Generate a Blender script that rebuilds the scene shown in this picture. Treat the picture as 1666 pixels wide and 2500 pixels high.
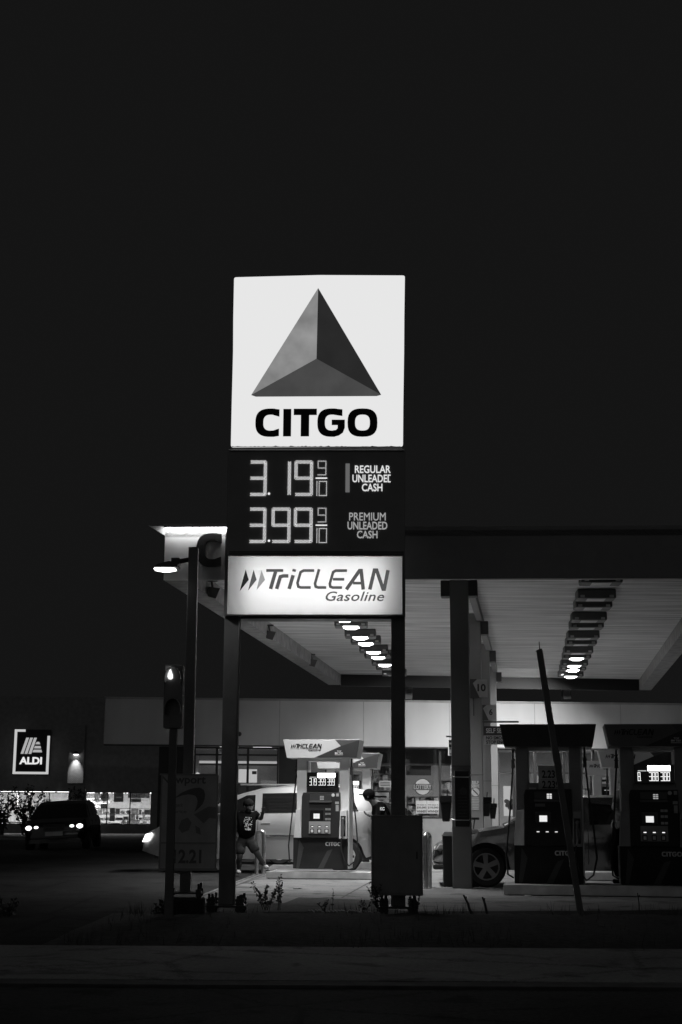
import bpy, bmesh, math, random
from mathutils import Vector, Matrix
R = math.radians
random.seed(7)
for o in list(bpy.data.objects): bpy.data.objects.remove(o)
S = bpy.context.scene
C = S.collection
# ------------------------------------------------------------------ camera
CZ, FPX, PITCH, ROLL = 1.15, 3470.0, math.atan(736/3470.0), 0.006
cd = bpy.data.cameras.new('camera'); cam = bpy.data.objects.new('camera', cd); C.objects.link(cam)
cd.sensor_fit = 'VERTICAL'; cd.sensor_height = 36; cd.lens = FPX/2500*36
cd.clip_start = .1; cd.clip_end = 2000
MROT = Matrix.Rotation(math.pi/2+PITCH, 3, 'X') @ Matrix.Rotation(ROLL, 3, 'Z')
cam.matrix_world = Matrix.Translation((0, 0, CZ)) @ MROT.to_4x4()
S.camera = cam
# ------------------------------------------------------------------ night sky, added fill sun to lift the dark surfaces, exposure
w = bpy.data.worlds.new('World'); S.world = w; w.use_nodes = True
bg = w.node_tree.nodes['Background']; bg.inputs[0].default_value = (1, 1, 1, 1); bg.inputs[1].default_value = .0072
sl = bpy.data.lights.new('fill_sun', 'SUN'); sl.energy = .026; sl.angle = R(40)
so = bpy.data.objects.new('fill_sun', sl); C.objects.link(so); so.rotation_euler = (R(77), 0, R(-8))
S.view_settings.view_transform = 'Standard'; S.view_settings.look = 'None'
S.view_settings.exposure = 0; S.view_settings.gamma = 1
S.render.engine = 'CYCLES'
S.cycles.max_bounces = 6; S.cycles.diffuse_bounces = 3; S.cycles.transparent_max_bounces = 10
S.render.resolution_x, S.render.resolution_y = 682, 1024
# ------------------------------------------------------------------ pixel rays of the 1666x2500 photograph
def ray(px, py):
    return MROT @ Vector(((px-833)/FPX, (1250-py)/FPX, -1))
def W(px, py, Y):                       # the point at distance Y in front of the camera
    d = ray(px, py); return Vector((0, 0, CZ)) + d*(Y/d.y)
def G(px, py, z=0):                     # the point at height z
    d = ray(px, py); return Vector((0, 0, CZ)) + d*((z-CZ)/d.z)
class Pl:                               # an upright plane: local x to the right, y away, z up
    def __init__(s, o, yaw=0):
        s.o = Vector(o); s.yaw = yaw; s.u = Vector((math.cos(yaw), math.sin(yaw), 0)); s.n = Vector((-math.sin(yaw), math.cos(yaw), 0))
    def l(s, px, py, y=0):
        d = ray(px, py); c = Vector((0, 0, CZ))
        t = ((s.o+s.n*y-c).dot(s.n))/d.dot(s.n); p = c+d*t-s.o
        return (p.dot(s.u), p.z)
    def rect(s, x0, y0, x1, y1, y=0):   # pixel box -> local x0,x1,z0,z1
        a = s.l(x0, (y0+y1)/2, y)[0]; b = s.l(x1, (y0+y1)/2, y)[0]; xm = (x0+x1)/2
        return a, b, s.l(xm, y1, y)[1], s.l(xm, y0, y)[1]
# ------------------------------------------------------------------ materials
MATS = {}
def M(name, v, rough=.6, metal=0, var=.18, scale=4, bump=0, stretch=(1, 1, 1), spec=.5):
    if name in MATS: return MATS[name]
    m = bpy.data.materials.new(name); m.use_nodes = True; MATS[name] = m
    nt = m.node_tree; b = nt.nodes['Principled BSDF']
    b.inputs['Roughness'].default_value = rough; b.inputs['Metallic'].default_value = metal
    b.inputs['Specular IOR Level'].default_value = spec
    tc = nt.nodes.new('ShaderNodeTexCoord'); mp = nt.nodes.new('ShaderNodeMapping'); mp.inputs['Scale'].default_value = stretch
    nt.links.new(tc.outputs['Object'], mp.inputs[0])
    n = nt.nodes.new('ShaderNodeTexNoise'); n.inputs['Scale'].default_value = scale; n.inputs['Detail'].default_value = 6
    nt.links.new(mp.outputs[0], n.inputs['Vector'])
    r = nt.nodes.new('ShaderNodeMapRange'); r.inputs['From Min'].default_value = .25; r.inputs['From Max'].default_value = .75
    r.inputs['To Min'].default_value = v*(1-var); r.inputs['To Max'].default_value = min(1, v*(1+var))
    nt.links.new(n.outputs[0], r.inputs[0]); nt.links.new(r.outputs[0], b.inputs['Base Color'])
    if bump:
        bp = nt.nodes.new('ShaderNodeBump'); bp.inputs['Strength'].default_value = bump; bp.inputs['Distance'].default_value = .02
        nt.links.new(n.outputs[0], bp.inputs['Height']); nt.links.new(bp.outputs[0], b.inputs['Normal'])
    return m
def E(name, v, s=1.0):
    if name in MATS: return MATS[name]
    m = bpy.data.materials.new(name); m.use_nodes = True; MATS[name] = m
    nt = m.node_tree; nt.nodes.remove(nt.nodes['Principled BSDF'])
    e = nt.nodes.new('ShaderNodeEmission'); e.inputs[0].default_value = (v, v, v, 1); e.inputs[1].default_value = s
    nt.links.new(e.outputs[0], nt.nodes['Material Output'].inputs[0]); return m
def glass_mat():
    m = bpy.data.materials.new('window_glass'); m.use_nodes = True; nt = m.node_tree
    nt.nodes.remove(nt.nodes['Principled BSDF'])
    t = nt.nodes.new('ShaderNodeBsdfTransparent'); t.inputs[0].default_value = (.90, .90, .90, 1)
    g = nt.nodes.new('ShaderNodeBsdfGlossy'); g.inputs['Roughness'].default_value = .03
    mx = nt.nodes.new('ShaderNodeMixShader'); mx.inputs[0].default_value = .07
    nt.links.new(t.outputs[0], mx.inputs[1]); nt.links.new(g.outputs[0], mx.inputs[2]); nt.links.new(mx.outputs[0], nt.nodes['Material Output'].inputs[0]); return m
GLASS = glass_mat()
def translucent_mat(name, v):
    m = bpy.data.materials.new(name); m.use_nodes = True; nt = m.node_tree
    nt.nodes.remove(nt.nodes['Principled BSDF'])
    t = nt.nodes.new('ShaderNodeBsdfTranslucent'); t.inputs[0].default_value = (v, v, v, 1)
    d = nt.nodes.new('ShaderNodeBsdfDiffuse'); d.inputs[0].default_value = (v, v, v, 1)
    mx = nt.nodes.new('ShaderNodeMixShader'); mx.inputs[0].default_value = .35
    nt.links.new(t.outputs[0], mx.inputs[1]); nt.links.new(d.outputs[0], mx.inputs[2]); nt.links.new(mx.outputs[0], nt.nodes['Material Output'].inputs[0]); return m
def pattern_mat(name, v1, v2, kind, scale=1., rough=.7, stretch=(1, 1, 1), bump=.3):
    m = M(name, (v1+v2)/2, rough); nt = m.node_tree; b = nt.nodes['Principled BSDF']
    mp = [n for n in nt.nodes if n.type == 'MAPPING'][0]; mp.inputs['Scale'].default_value = stretch
    if kind == 'brick':
        t = nt.nodes.new('ShaderNodeTexBrick'); t.inputs['Scale'].default_value = scale
        t.inputs['Color1'].default_value = (v1,)*3+(1,); t.inputs['Color2'].default_value = (v1*.8,)*3+(1,); t.inputs['Mortar'].default_value = (v2,)*3+(1,)
        mp.inputs['Rotation'].default_value = (R(90), 0, 0)
    else:
        t = nt.nodes.new('ShaderNodeTexVoronoi'); t.inputs['Scale'].default_value = scale
    nt.links.new(mp.outputs[0], t.inputs['Vector'])
    if kind == 'brick': nt.links.new(t.outputs['Color'], b.inputs['Base Color'])
    return m
MBLACK = M('black_paint', .05, .45)
MDARK = M('dark_steel', .07, .4, .0)
MPOLE = M('pole_steel', .26, .65, .0, bump=.05, spec=.2)
MGREY = M('grey_paint', .2, .5)
MCOL = M('column_paint', .23, .5, var=.1, scale=2)
MWHITE = M('white_paint', .75, .5, var=.05)
MSTEEL = M('brushed_steel', .55, .28, .9, stretch=(1, 1, 8))
MRUBBER = M('rubber', .02, .7)
def ground_mat(name, v, rough, stain=.4, grain=.35, crack=.0):
    m = M(name, v, rough, 0, stain, .55, 0, spec=.06); nt = m.node_tree; b = nt.nodes['Principled BSDF']
    tc = [n for n in nt.nodes if n.type == 'TEX_COORD'][0]; col = b.inputs['Base Color'].links[0].from_socket
    def mul(sock, tex, lo, hi, f0, f1):
        r = nt.nodes.new('ShaderNodeMapRange'); r.inputs['From Min'].default_value = f0; r.inputs['From Max'].default_value = f1; r.inputs['To Min'].default_value = lo; r.inputs['To Max'].default_value = hi
        nt.links.new(tex, r.inputs[0]); mm = nt.nodes.new('ShaderNodeMath'); mm.operation = 'MULTIPLY'; nt.links.new(sock, mm.inputs[0]); nt.links.new(r.outputs[0], mm.inputs[1]); return mm.outputs[0]
    g = nt.nodes.new('ShaderNodeTexNoise'); g.inputs['Scale'].default_value = 26; g.inputs['Detail'].default_value = 8; g.inputs['Roughness'].default_value = .75; nt.links.new(tc.outputs['Object'], g.inputs['Vector'])
    col = mul(col, g.outputs[0], 1-grain, 1+grain, .3, .7)
    sp = nt.nodes.new('ShaderNodeTexNoise'); sp.inputs['Scale'].default_value = 2.4; sp.inputs['Detail'].default_value = 5; sp.inputs['Distortion'].default_value = .6; nt.links.new(tc.outputs['Object'], sp.inputs['Vector'])
    col = mul(col, sp.outputs[0], .55, 1.0, .34, .46)          # oil and tyre stains
    if crack:
        vo = nt.nodes.new('ShaderNodeTexVoronoi'); vo.feature = 'DISTANCE_TO_EDGE'; vo.inputs['Scale'].default_value = .33
        nz = nt.nodes.new('ShaderNodeVectorMath'); nz.operation = 'ADD'; sc_ = nt.nodes.new('ShaderNodeVectorMath'); sc_.operation = 'SCALE'; sc_.inputs['Scale'].default_value = .35
        nt.links.new(g.outputs['Color'], sc_.inputs[0]); nt.links.new(tc.outputs['Object'], nz.inputs[0]); nt.links.new(sc_.outputs[0], nz.inputs[1]); nt.links.new(nz.outputs[0], vo.inputs['Vector'])
        col = mul(col, vo.outputs['Distance'], crack, 1.0, .002, .008)
    nt.links.new(col, b.inputs['Base Color'])
    bp = nt.nodes.new('ShaderNodeBump'); bp.inputs['Strength'].default_value = .35; bp.inputs['Distance'].default_value = .01; nt.links.new(g.outputs[0], bp.inputs['Height']); nt.links.new(bp.outputs[0], b.inputs['Normal'])
    return m
ASPH = ground_mat('asphalt', .028, .85, .4, .5, .35)
CONC = ground_mat('concrete', .165, .8, .25, .28, .45)
CONC2 = M('kerb_concrete', .24, .8, 0, .3, 5, .3)
SOIL = M('soil', .035, 1, 0, .6, 14, 1.0)
# ------------------------------------------------------------------ object helpers
def tag(o, label=None, cat=None, group=None, kind=None):
    if label: o['label'] = label
    if cat: o['category'] = cat
    if group: o['group'] = group
    if kind: o['kind'] = kind
    return o
def thing(name, label, cat, loc=(0, 0, 0), rotz=0, group=None):
    o = bpy.data.objects.new(name, None); C.objects.link(o); o.empty_display_size = .2
    o.location = loc; o.rotation_euler = (0, 0, rotz); return tag(o, label, cat, group)
class MB:
    def __init__(s): s.bm = bmesh.new()
    def face(s, pts):
        try: return s.bm.faces.new([s.bm.verts.new(p) for p in pts])
        except ValueError: return None
    def box(s, x0, x1, y0, y1, z0, z1):
        v = [s.bm.verts.new(p) for p in ((x0,y0,z0),(x1,y0,z0),(x1,y1,z0),(x0,y1,z0),(x0,y0,z1),(x1,y0,z1),(x1,y1,z1),(x0,y1,z1))]
        for f in ((0,3,2,1),(4,5,6,7),(0,1,5,4),(1,2,6,5),(2,3,7,6),(3,0,4,7)): s.bm.faces.new([v[i] for i in f])
        return s
    def prism(s, poly, y0, y1):          # polygon in x,z extruded along y
        a = [s.bm.verts.new((x, y0, z)) for x, z in poly]; b = [s.bm.verts.new((x, y1, z)) for x, z in poly]; n = len(poly)
        s.bm.faces.new(a); s.bm.faces.new(b[::-1])
        for i in range(n): s.bm.faces.new([a[i], b[i], b[(i+1) % n], a[(i+1) % n]])
        return s
    def hull2(s, A, B):                  # two rings of equal length joined
        a = [s.bm.verts.new(p) for p in A]; b = [s.bm.verts.new(p) for p in B]; n = len(A)
        s.bm.faces.new(a); s.bm.faces.new(b[::-1])
        for i in range(n): s.bm.faces.new([a[i], b[i], b[(i+1) % n], a[(i+1) % n]])
        return s
    def strip(s, L, Rr, y0, y1, closed=False):   # ribbon between two outlines, extruded
        n = len(L); a = [s.bm.verts.new((p[0], y0, p[1])) for p in L]; b = [s.bm.verts.new((p[0], y0, p[1])) for p in Rr]
        c = [s.bm.verts.new((p[0], y1, p[1])) for p in L]; d = [s.bm.verts.new((p[0], y1, p[1])) for p in Rr]
        for i in range(n if closed else n-1):
            j = (i+1) % n
            s.bm.faces.new([a[i], a[j], b[j], b[i]]); s.bm.faces.new([c[i], d[i], d[j], c[j]])
            s.bm.faces.new([a[i], c[i], c[j], a[j]]); s.bm.faces.new([b[i], b[j], d[j], d[i]])
        if not closed:
            s.bm.faces.new([a[0], b[0], d[0], c[0]]); s.bm.faces.new([a[-1], c[-1], d[-1], b[-1]])
        return s
    def stroke(s, pts, t, y0, y1):       # poly-line of width t in x,z with mitred bends
        pts = [Vector(p) for p in pts]; L = []; Q = []
        for i, p in enumerate(pts):
            d0 = (p-pts[i-1]).normalized() if i else None
            d1 = (pts[i+1]-p).normalized() if i < len(pts)-1 else None
            if d0 is None: d0 = d1
            if d1 is None: d1 = d0
            m = (d0+d1).normalized(); nrm = Vector((-m.y, m.x)); k = max(.45, m.dot(d0))
            L.append(p+nrm*t/2/k); Q.append(p-nrm*t/2/k)
        return s.strip(L, Q, y0, y1)
    def tube(s, path, r, n=8, caps=True):
        path = [Vector(p) for p in path]; rings = []
        for i, p in enumerate(path):
            d = (path[min(i+1, len(path)-1)]-path[max(i-1, 0)]).normalized()
            a = d.orthogonal().normalized() if i == 0 else (rings_a - d*rings_a.dot(d)).normalized()
            rings_a = a; b = d.cross(a); rr = r[i] if isinstance(r, (list, tuple)) else r
            rings.append([s.bm.verts.new(p+(a*math.cos(t)+b*math.sin(t))*rr) for t in (2*math.pi*k/n for k in range(n))])
        for q, t in zip(rings, rings[1:]):
            for k in range(n): s.bm.faces.new([q[k], q[(k+1) % n], t[(k+1) % n], t[k]])
        if caps: s.bm.faces.new(rings[0][::-1]); s.bm.faces.new(rings[-1])
        return s
    def disc(s, x, z, r, y0, y1, n=6, rot=0):
        return s.prism([(x+r*math.cos(rot+2*math.pi*k/n), z+r*math.sin(rot+2*math.pi*k/n)) for k in range(n)], y0, y1)
    def ball(s, c, r, seg=10, sc=(1, 1, 1)):
        m = Matrix.Translation(c) @ Matrix.Diagonal((r*sc[0], r*sc[1], r*sc[2], 1))
        bmesh.ops.create_uvsphere(s.bm, u_segments=seg, v_segments=max(5, seg*2//3), radius=1, matrix=m); return s
    def build(s, name, mat, parent=None, bevel=0, smooth=False, seg=2, loc=None):
        bmesh.ops.recalc_face_normals(s.bm, faces=s.bm.faces)
        if bevel:
            es = [e for e in s.bm.edges if len(e.link_faces) == 2 and e.calc_face_angle(0) > R(35)]
            bmesh.ops.bevel(s.bm, geom=es, offset=bevel, segments=seg, affect='EDGES', profile=.6, clamp_overlap=True)
        me = bpy.data.meshes.new(name); s.bm.to_mesh(me); s.bm.free(); me.materials.append(mat)
        if smooth:
            for p in me.polygons: p.use_smooth = True
            try: me.set_sharp_from_angle(angle=R(40))
            except Exception: pass
        o = bpy.data.objects.new(name, me); C.objects.link(o)
        if parent: o.parent = parent
        if loc: o.location = loc
        return o
def bx(name, mat, parent, x0, x1, y0, y1, z0, z1, bevel=0):
    return MB().box(x0, x1, y0, y1, z0, z1).build(name, mat, parent, bevel)
def text(name, body, mat, parent, r, y=0, th=.004, bold=0., shear=0., space=1.0):   # r = local x0,x1,z0,z1
    cu = bpy.data.curves.new(name, 'FONT'); cu.body = body; cu.size = 1; cu.extrude = .5; cu.offset = bold; cu.shear = shear
    cu.space_character = space; cu.space_line = 1.0; cu.resolution_u = 3; cu.align_x = 'CENTER'
    t = bpy.data.objects.new(name, cu); C.objects.link(t)
    dg = bpy.context.evaluated_depsgraph_get(); me = bpy.data.meshes.new_from_object(t.evaluated_get(dg))
    bpy.data.objects.remove(t)
    xs = [v.co.x for v in me.vertices]; ys = [v.co.y for v in me.vertices]
    x0, x1, z0, z1 = r; ax = (x1-x0)/(max(xs)-min(xs)); az = (z1-z0)/(max(ys)-min(ys)); mx, my = min(xs), min(ys)
    for v in me.vertices:
        v.co = (x0+(v.co.x-mx)*ax, y-(v.co.z+.5)*th, z0+(v.co.y-my)*az)
    me.name = name; me.materials.clear(); me.materials.append(mat)
    o = bpy.data.objects.new(name, me); C.objects.link(o)
    if parent: o.parent = parent
    return o
SEG = {'0': 'abcdef', '1': 'bc', '2': 'abged', '3': 'abgcd', '4': 'fgbc', '5': 'afgcd', '6': 'afgedc', '7': 'abc', '8': 'abcdefg', '9': 'abgfcd'}
def seg_lines(ch, x0, x1, z0, z1, sh=0):
    zm = (z0+z1)/2
    P = {'a': ((x0,z1),(x1,z1)), 'b': ((x1,zm),(x1,z1)), 'c': ((x1,z0),(x1,zm)), 'd': ((x0,z0),(x1,z0)), 'e': ((x0,z0),(x0,zm)), 'f': ((x0,zm),(x0,z1)), 'g': ((x0,zm),(x1,zm))}
    return [P[k] for k in SEG[ch]]
def dots(mb, ch, r, rows, y):            # one digit of an LED price display
    x0, x1, z0, z1 = r; sp = (z1-z0)/26 if rows > 1 else (z1-z0)/13
    rad = sp*.28; t = sp*(rows-1)*.82; seen = set()
    for (ax, az), (bx_, bz) in seg_lines(ch, x0+t/2, x1-t/2, z0+t/2, z1-t/2):
        L = math.hypot(bx_-ax, bz-az); n = max(1, int(round(L/sp)))
        hor = abs(bz-az) < 1e-6
        for q in range(rows):
            off = (q-(rows-1)/2)*sp*.82
            for k in range(n+1):
                f = (k+(.5 if q % 2 else 0))/n
                if f > 1.0: continue
                x = ax+(bx_-ax)*f+(0 if hor else off); z = az+(bz-az)*f+(off if hor else 0)
                key = (round(x/sp*1.9), round(z/sp*1.9))
                if key in seen: continue
                seen.add(key); mb.disc(x, z, rad, y-.004, y, 6)
def arc_letter(mb, cx, cz, a, b, tx, tz, t0, t1, y0, y1, p=2.7, n=28):   # thick super-ellipse ring from angle t0 to t1
    L = []; Q = []
    for k in range(n+1):
        t = R(t0+(t1-t0)*k/n); c, s_ = math.cos(t), math.sin(t)
        f = lambda v, q: math.copysign(abs(v)**(2/q), v)
        L.append((cx+a*f(c, p), cz+b*f(s_, p))); Q.append((cx+(a-tx)*f(c, p), cz+(b-tz)*f(s_, p)))
    full = abs(t1-t0) >= 360
    if full: L.pop(); Q.pop()
    mb.strip(L, Q, y0, y1, full)
def citgo(pl, box, mat, parent, name='lettering', y=0, th=.012):   # heavy rounded capitals, five letters, fitted to a local box
    x0, x1, z0, z1 = box; sx = (x1-x0)/298.; sz = (z1-z0)/69.
    m = MB(); yy0, yy1 = y-th, y
    X = lambda v: x0+(v-624)*sx; Z = lambda v: z0+(1066-v)*sz
    H = (z1-z0)/2; zc = (z0+z1)/2
    # C
    arc_letter(m, X(662), zc, 38*sx, H, 19.5*sx, 15*sz, 80, 280, yy0, yy1)
    m.prism([(X(667.5), Z(997.4)), (X(682.6), Z(999.2)), (X(682.6), Z(1017)), (X(667), Z(1012.6))], yy0-.0006, yy1)
    m.prism([(X(667), Z(1051)), (X(682), Z(1046)), (X(682), Z(1064)), (X(667.5), Z(1066.2))], yy0-.0006, yy1)
    m.box(X(692), X(711.5), yy0, yy1, Z(1065), Z(998))
    m.prism([(X(717.5), Z(997.5)), (X(774), Z(997.5)), (X(774), Z(1013)), (X(755.5), Z(1013)), (X(755.5), Z(1065)), (X(735), Z(1065)), (X(735), Z(1013)), (X(717.5), Z(1013))], yy0, yy1)
    # G
    arc_letter(m, X(812), zc, 36.5*sx, H, 18.5*sx, 15*sz, 80, 276, yy0, yy1)
    m.prism([(X(817.5), Z(997.4)), (X(836.5), Z(999.2)), (X(836.5), Z(1015.5)), (X(816.5), Z(1012.5))], yy0-.0006, yy1)
    m.prism([(X(a), Z(b)) for a, b in ((810.5,1024.5),(842.5,1024.5),(842.5,1044),(838,1056),(828,1063),(814,1066.4),(814,1050.6),(821,1049.6),(825,1045),(825,1037.5),(810.5,1037.5))], yy0-.0012, yy1)
    arc_letter(m, X(885.5), zc, 36.5*sx, H, 18.5*sx, 15*sz, 0, 360, yy0, yy1)
    return m.build(name, mat, parent)
TRI = {'T': [[(392,944),(517,944)], [(461,953),(426,1080)]],
       'r': [[(471,1080),(497,990),(520,984),(556,984)]],
       'i': [[(591,978),(563,1080)], [(600,934),(596,952)]],
       'C': [[(746,944),(668,944),(646,956),(624,1035),(630,1062),(648,1069),(722,1069)]],
       'L': [[(782,934),(753,1040),(758,1062),(776,1069),(836,1069)]],
       'E': [[(988,944),(905,944),(886,955),(862,1040),(866,1062),(884,1069),(952,1069)], [(884,1008),(968,1008)]],
       'A': [[(984,1083),(1080,944),(1092,944),(1108,1083)], [(1032,1036),(1094,1036)]],
       'N': [[(1156,1083),(1190,940),(1206,940),(1254,1080),(1262,1080),(1290,940)]]}
def triclean(box, parent, mats, y=0, th=.01):   # three darts and slanted sans word over a smaller word; box = local rect of the whole mark
    x0, x1, z0, z1 = box; sx = (x1-x0)/(1302-200); sz = (z1-z0)/(1170-932)
    X = lambda v: x0+(v-200)*sx; Z = lambda v: z0+(1170-v)*sz
    for k, (pts, mt) in enumerate(zip(([(240,935),(264,1013),(200,1095),(213,1040)], [(298,937),(322,1013),(261,1092),(273,1040)], [(356,938),(384,1013),(323,1088),(334,1040)]), mats[:3])):
        MB().prism([(X(a), Z(b)) for a, b in pts], y-th, y).build('dart', mt, parent)
    m = MB(); e = 0
    for ch in TRI:
        for st in TRI[ch]:
            e += 1
            hor = abs(st[0][1]-st[-1][1]) < 3 and len(st) == 2
            m.stroke([(X(a), Z(b)) for a, b in st], (20 if hor or ch in 'CLE' else 26)*(1.0 if sx > .0009 else 1.35)*(sx+sz)/2, y-th-.0005*(e % 4), y)
    m.build('lettering', mats[3], parent)
    text('lettering', 'Gasoline', mats[3], parent, (X(832), X(1262), Z(1168), Z(1097)), y, th, .012, .28, 1.05)
# ================================================================== THE GROUND
def sheet(name, pts, mat, z, kind='structure'):
    m = MB(); m.face([(p[0], p[1], z) for p in pts]); return tag(m.build(name, mat), kind=kind)
sheet('ground', [(-400, -30), (400, -30), (400, 700), (-400, 700)], ASPH, 0)
# pale concrete slab under the canopy, joints are real gaps shown as dark sealant strips
slab = [G(436, 2206), G(640, 2128), G(700, 2090), G(2100, 2088), G(2600, 2206), G(1500, 2224), G(1000, 2226), G(760, 2206)]
sheet('concrete_slab', slab, CONC, .004)
jm = M('joint_sealant', .03, .9)
jb = MB()
def joint(a, b, wd=.03, z=.008):
    a = Vector((a[0], a[1], z)); b = Vector((b[0], b[1], z)); d = (b-a).normalized(); n = Vector((-d.y, d.x, 0))*wd/2
    jb.face([a+n, b+n, b-n, a-n])
for a, b in (((560,2168),(668,2133)), ((470,2199),(640,2131)), ((500,2197),(652,2131)), ((580,2185),(905,2181)), ((835,2193),(908,2152)), ((1000,2196),(1660,2190)), ((905,2152),(1040,2128)), ((1080,2140),(1230,2141)), ((600,2166),(900,2164))):
    joint(G(*a), G(*b))
tag(jb.build('slab_joint', jm), kind='structure')
# canopy shadow drawn as a darker wedge in front of the slab, sidewalk, kerb, road
sheet('shadow_wedge', [G(730, 2192), G(945, 2200), G(905, 2228), G(640, 2228)], ground_mat('shadow_grey', .06, .9, .4, .5, 0), .0085)
def band(name, mat, y0, y1, z0, z1):
    m = MB(); m.box(-120, 120, y0, y1, z0, z1); return tag(m.build(name, mat), kind='structure')
band('sidewalk', ground_mat('sidewalk_concrete', .32, .85, .3, .3, .5), 10.2, 12.7, -.05, .03)
band('kerb', M('road_kerb', .12, .9, 0, .4, 5, .3), 9.95, 10.2, -.3, .025)
sheet('road', [(-200, -29), (200, -29), (200, 9.95), (-200, 9.95)], ground_mat('road_asphalt', .09, .8, .4, .5, .4), .004)
# soil verge where the signs stand
sv = MB(); nx, ny = 150, 9
x0v, x1v, y0v, y1v = -2.6, 12, 12.7, 17.0
vv = []
for j in range(ny+1):
    row = []
    for i in range(nx+1):
        x = x0v+(x1v-x0v)*i/nx; y = y0v+(y1v-y0v)*j/ny
        h = .085*math.sin(math.pi*min(1, j/ny))**.5 if 0 < j < ny else 0
        h *= min(1, (x-x0v)/1.2)
        if 0 < j < ny: h += random.uniform(-.012, .014)
        if j == ny: y += random.uniform(-.10, .10)
        row.append(sv.bm.verts.new((x, y, .010+max(0, h))))
    vv.append(row)
for j in range(ny):
    for i in range(nx): sv.bm.faces.new([vv[j][i], vv[j][i+1], vv[j+1][i+1], vv[j+1][i]])
tag(sv.build('soil_verge', SOIL), kind='structure')
# broken pale kerb edge along the verge
km = MB()
for k in range(34):
    a = G(760+k*4.6, 2233+2*math.sin(k*.55)+random.uniform(-1, 1)); l = random.uniform(.012, .04)
    if random.random() < .2: continue
    hh = random.uniform(.075, .098)
    km.hull2([(a.x-l, 16.42, .0), (a.x+l, 16.42, .0), (a.x+l, 16.60, .0), (a.x-l, 16.60, .0)], [(a.x-l*.8, 16.45, hh), (a.x+l*.6, 16.44, hh-.012), (a.x+l*.7, 16.57, hh-.01), (a.x-l*.7, 16.58, hh)])
tag(km.build('kerb_edge', CONC2, bevel=.008), kind='structure')
# ================================================================== THE BIG PRICE SIGN
SY = 17.0
base = W(770, 2216, SY); base.z = .05
SP = Pl((base.x, SY, 0), R(-1.5))
sign = thing('price_sign', 'tall illuminated fuel price sign on two dark steel posts with a triangle emblem on top', 'price sign', SP.o, SP.yaw)
face = E('lit_sign_face', .80)
def quadloc(pl, pts, y=0): return [pl.l(a, b, y) for a, b in pts]
def rounded(pl, pts, rad=.03, y=0):
    q = [Vector(p) for p in quadloc(pl, pts, y)]; out = []
    for i, p in enumerate(q):
        a = (q[i-1]-p).normalized()*rad; b = (q[(i+1) % len(q)]-p).normalized()*rad
        for k in range(5):
            t = k/4; out.append(p+a*(1-t)**2+b*t**2)
    return [(v.x, v.y) for v in out]
lc = MB().prism(quadloc(SP, [(571,674),(990,671),(985,1094),(563,1095)]), .03, .46).build('logo_cabinet', MBLACK, sign, .01)
MB().prism(rounded(SP, [(572,677),(780,671.5),(989,672.5),(987.5,775),(987,860),(985,995),(984.3,1089),(564,1091),(566,995),(569.5,860),(570,775)], .028), 0, .028).build('face', face, lc)
# grime line along the bottom lip of the face
gl, gu = [], []
for k in range(90):
    a = 567+k*4.62; gl.append(SP.l(a, 1091)); gu.append(SP.l(a, 1090.2-random.choice((0, .3, .6, 1.2, 2.2))*random.random()))
MB().strip(gl, gu, -.004, 0).build('grime', M('sign_grime', .05, .9), lc)
T = {k: SP.l(*v) for k, v in dict(top=(777.3,703.5), left=(614,964.5), left2=(625,968.5), right=(931,964), right2=(920,967), mid=(773.3,876)).items()}
def facet(poly, v, nm, var):
    m = bpy.data.materials.new(nm); m.use_nodes = True; nt = m.node_tree; nt.nodes.remove(nt.nodes['Principled BSDF'])
    e = nt.nodes.new('ShaderNodeEmission'); n = nt.nodes.new('ShaderNodeTexNoise'); n.inputs['Scale'].default_value = 2.6; n.inputs['Detail'].default_value = 3
    r = nt.nodes.new('ShaderNodeMapRange'); r.inputs['From Min'].default_value = .3; r.inputs['From Max'].default_value = .7; r.inputs['To Min'].default_value = v*(1-var); r.inputs['To Max'].default_value = v*(1+var)
    tc = nt.nodes.new('ShaderNodeTexCoord'); nt.links.new(tc.outputs['Object'], n.inputs['Vector'])
    nt.links.new(n.outputs[0], r.inputs[0]); nt.links.new(r.outputs[0], e.inputs[0]); nt.links.new(e.outputs[0], nt.nodes['Material Output'].inputs[0])
    MB().prism(poly, -.006, 0).build('triangle_facet', m, lc)
facet([T['top'], T['mid'], T['left']], .25, 'backlit_light_facet', .28)
facet([T['top'], T['right'], T['mid']], .022, 'backlit_dark_facet', .12)
facet([T['mid'], T['right'], T['right2'], T['left2'], T['left']], .065, 'backlit_middle_facet', .15)
LETTER = M('letter_vinyl', .015, .6)
citgo(SP, SP.rect(624, 997.5, 922, 1066.5), LETTER, lc, y=0, th=.006)
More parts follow.
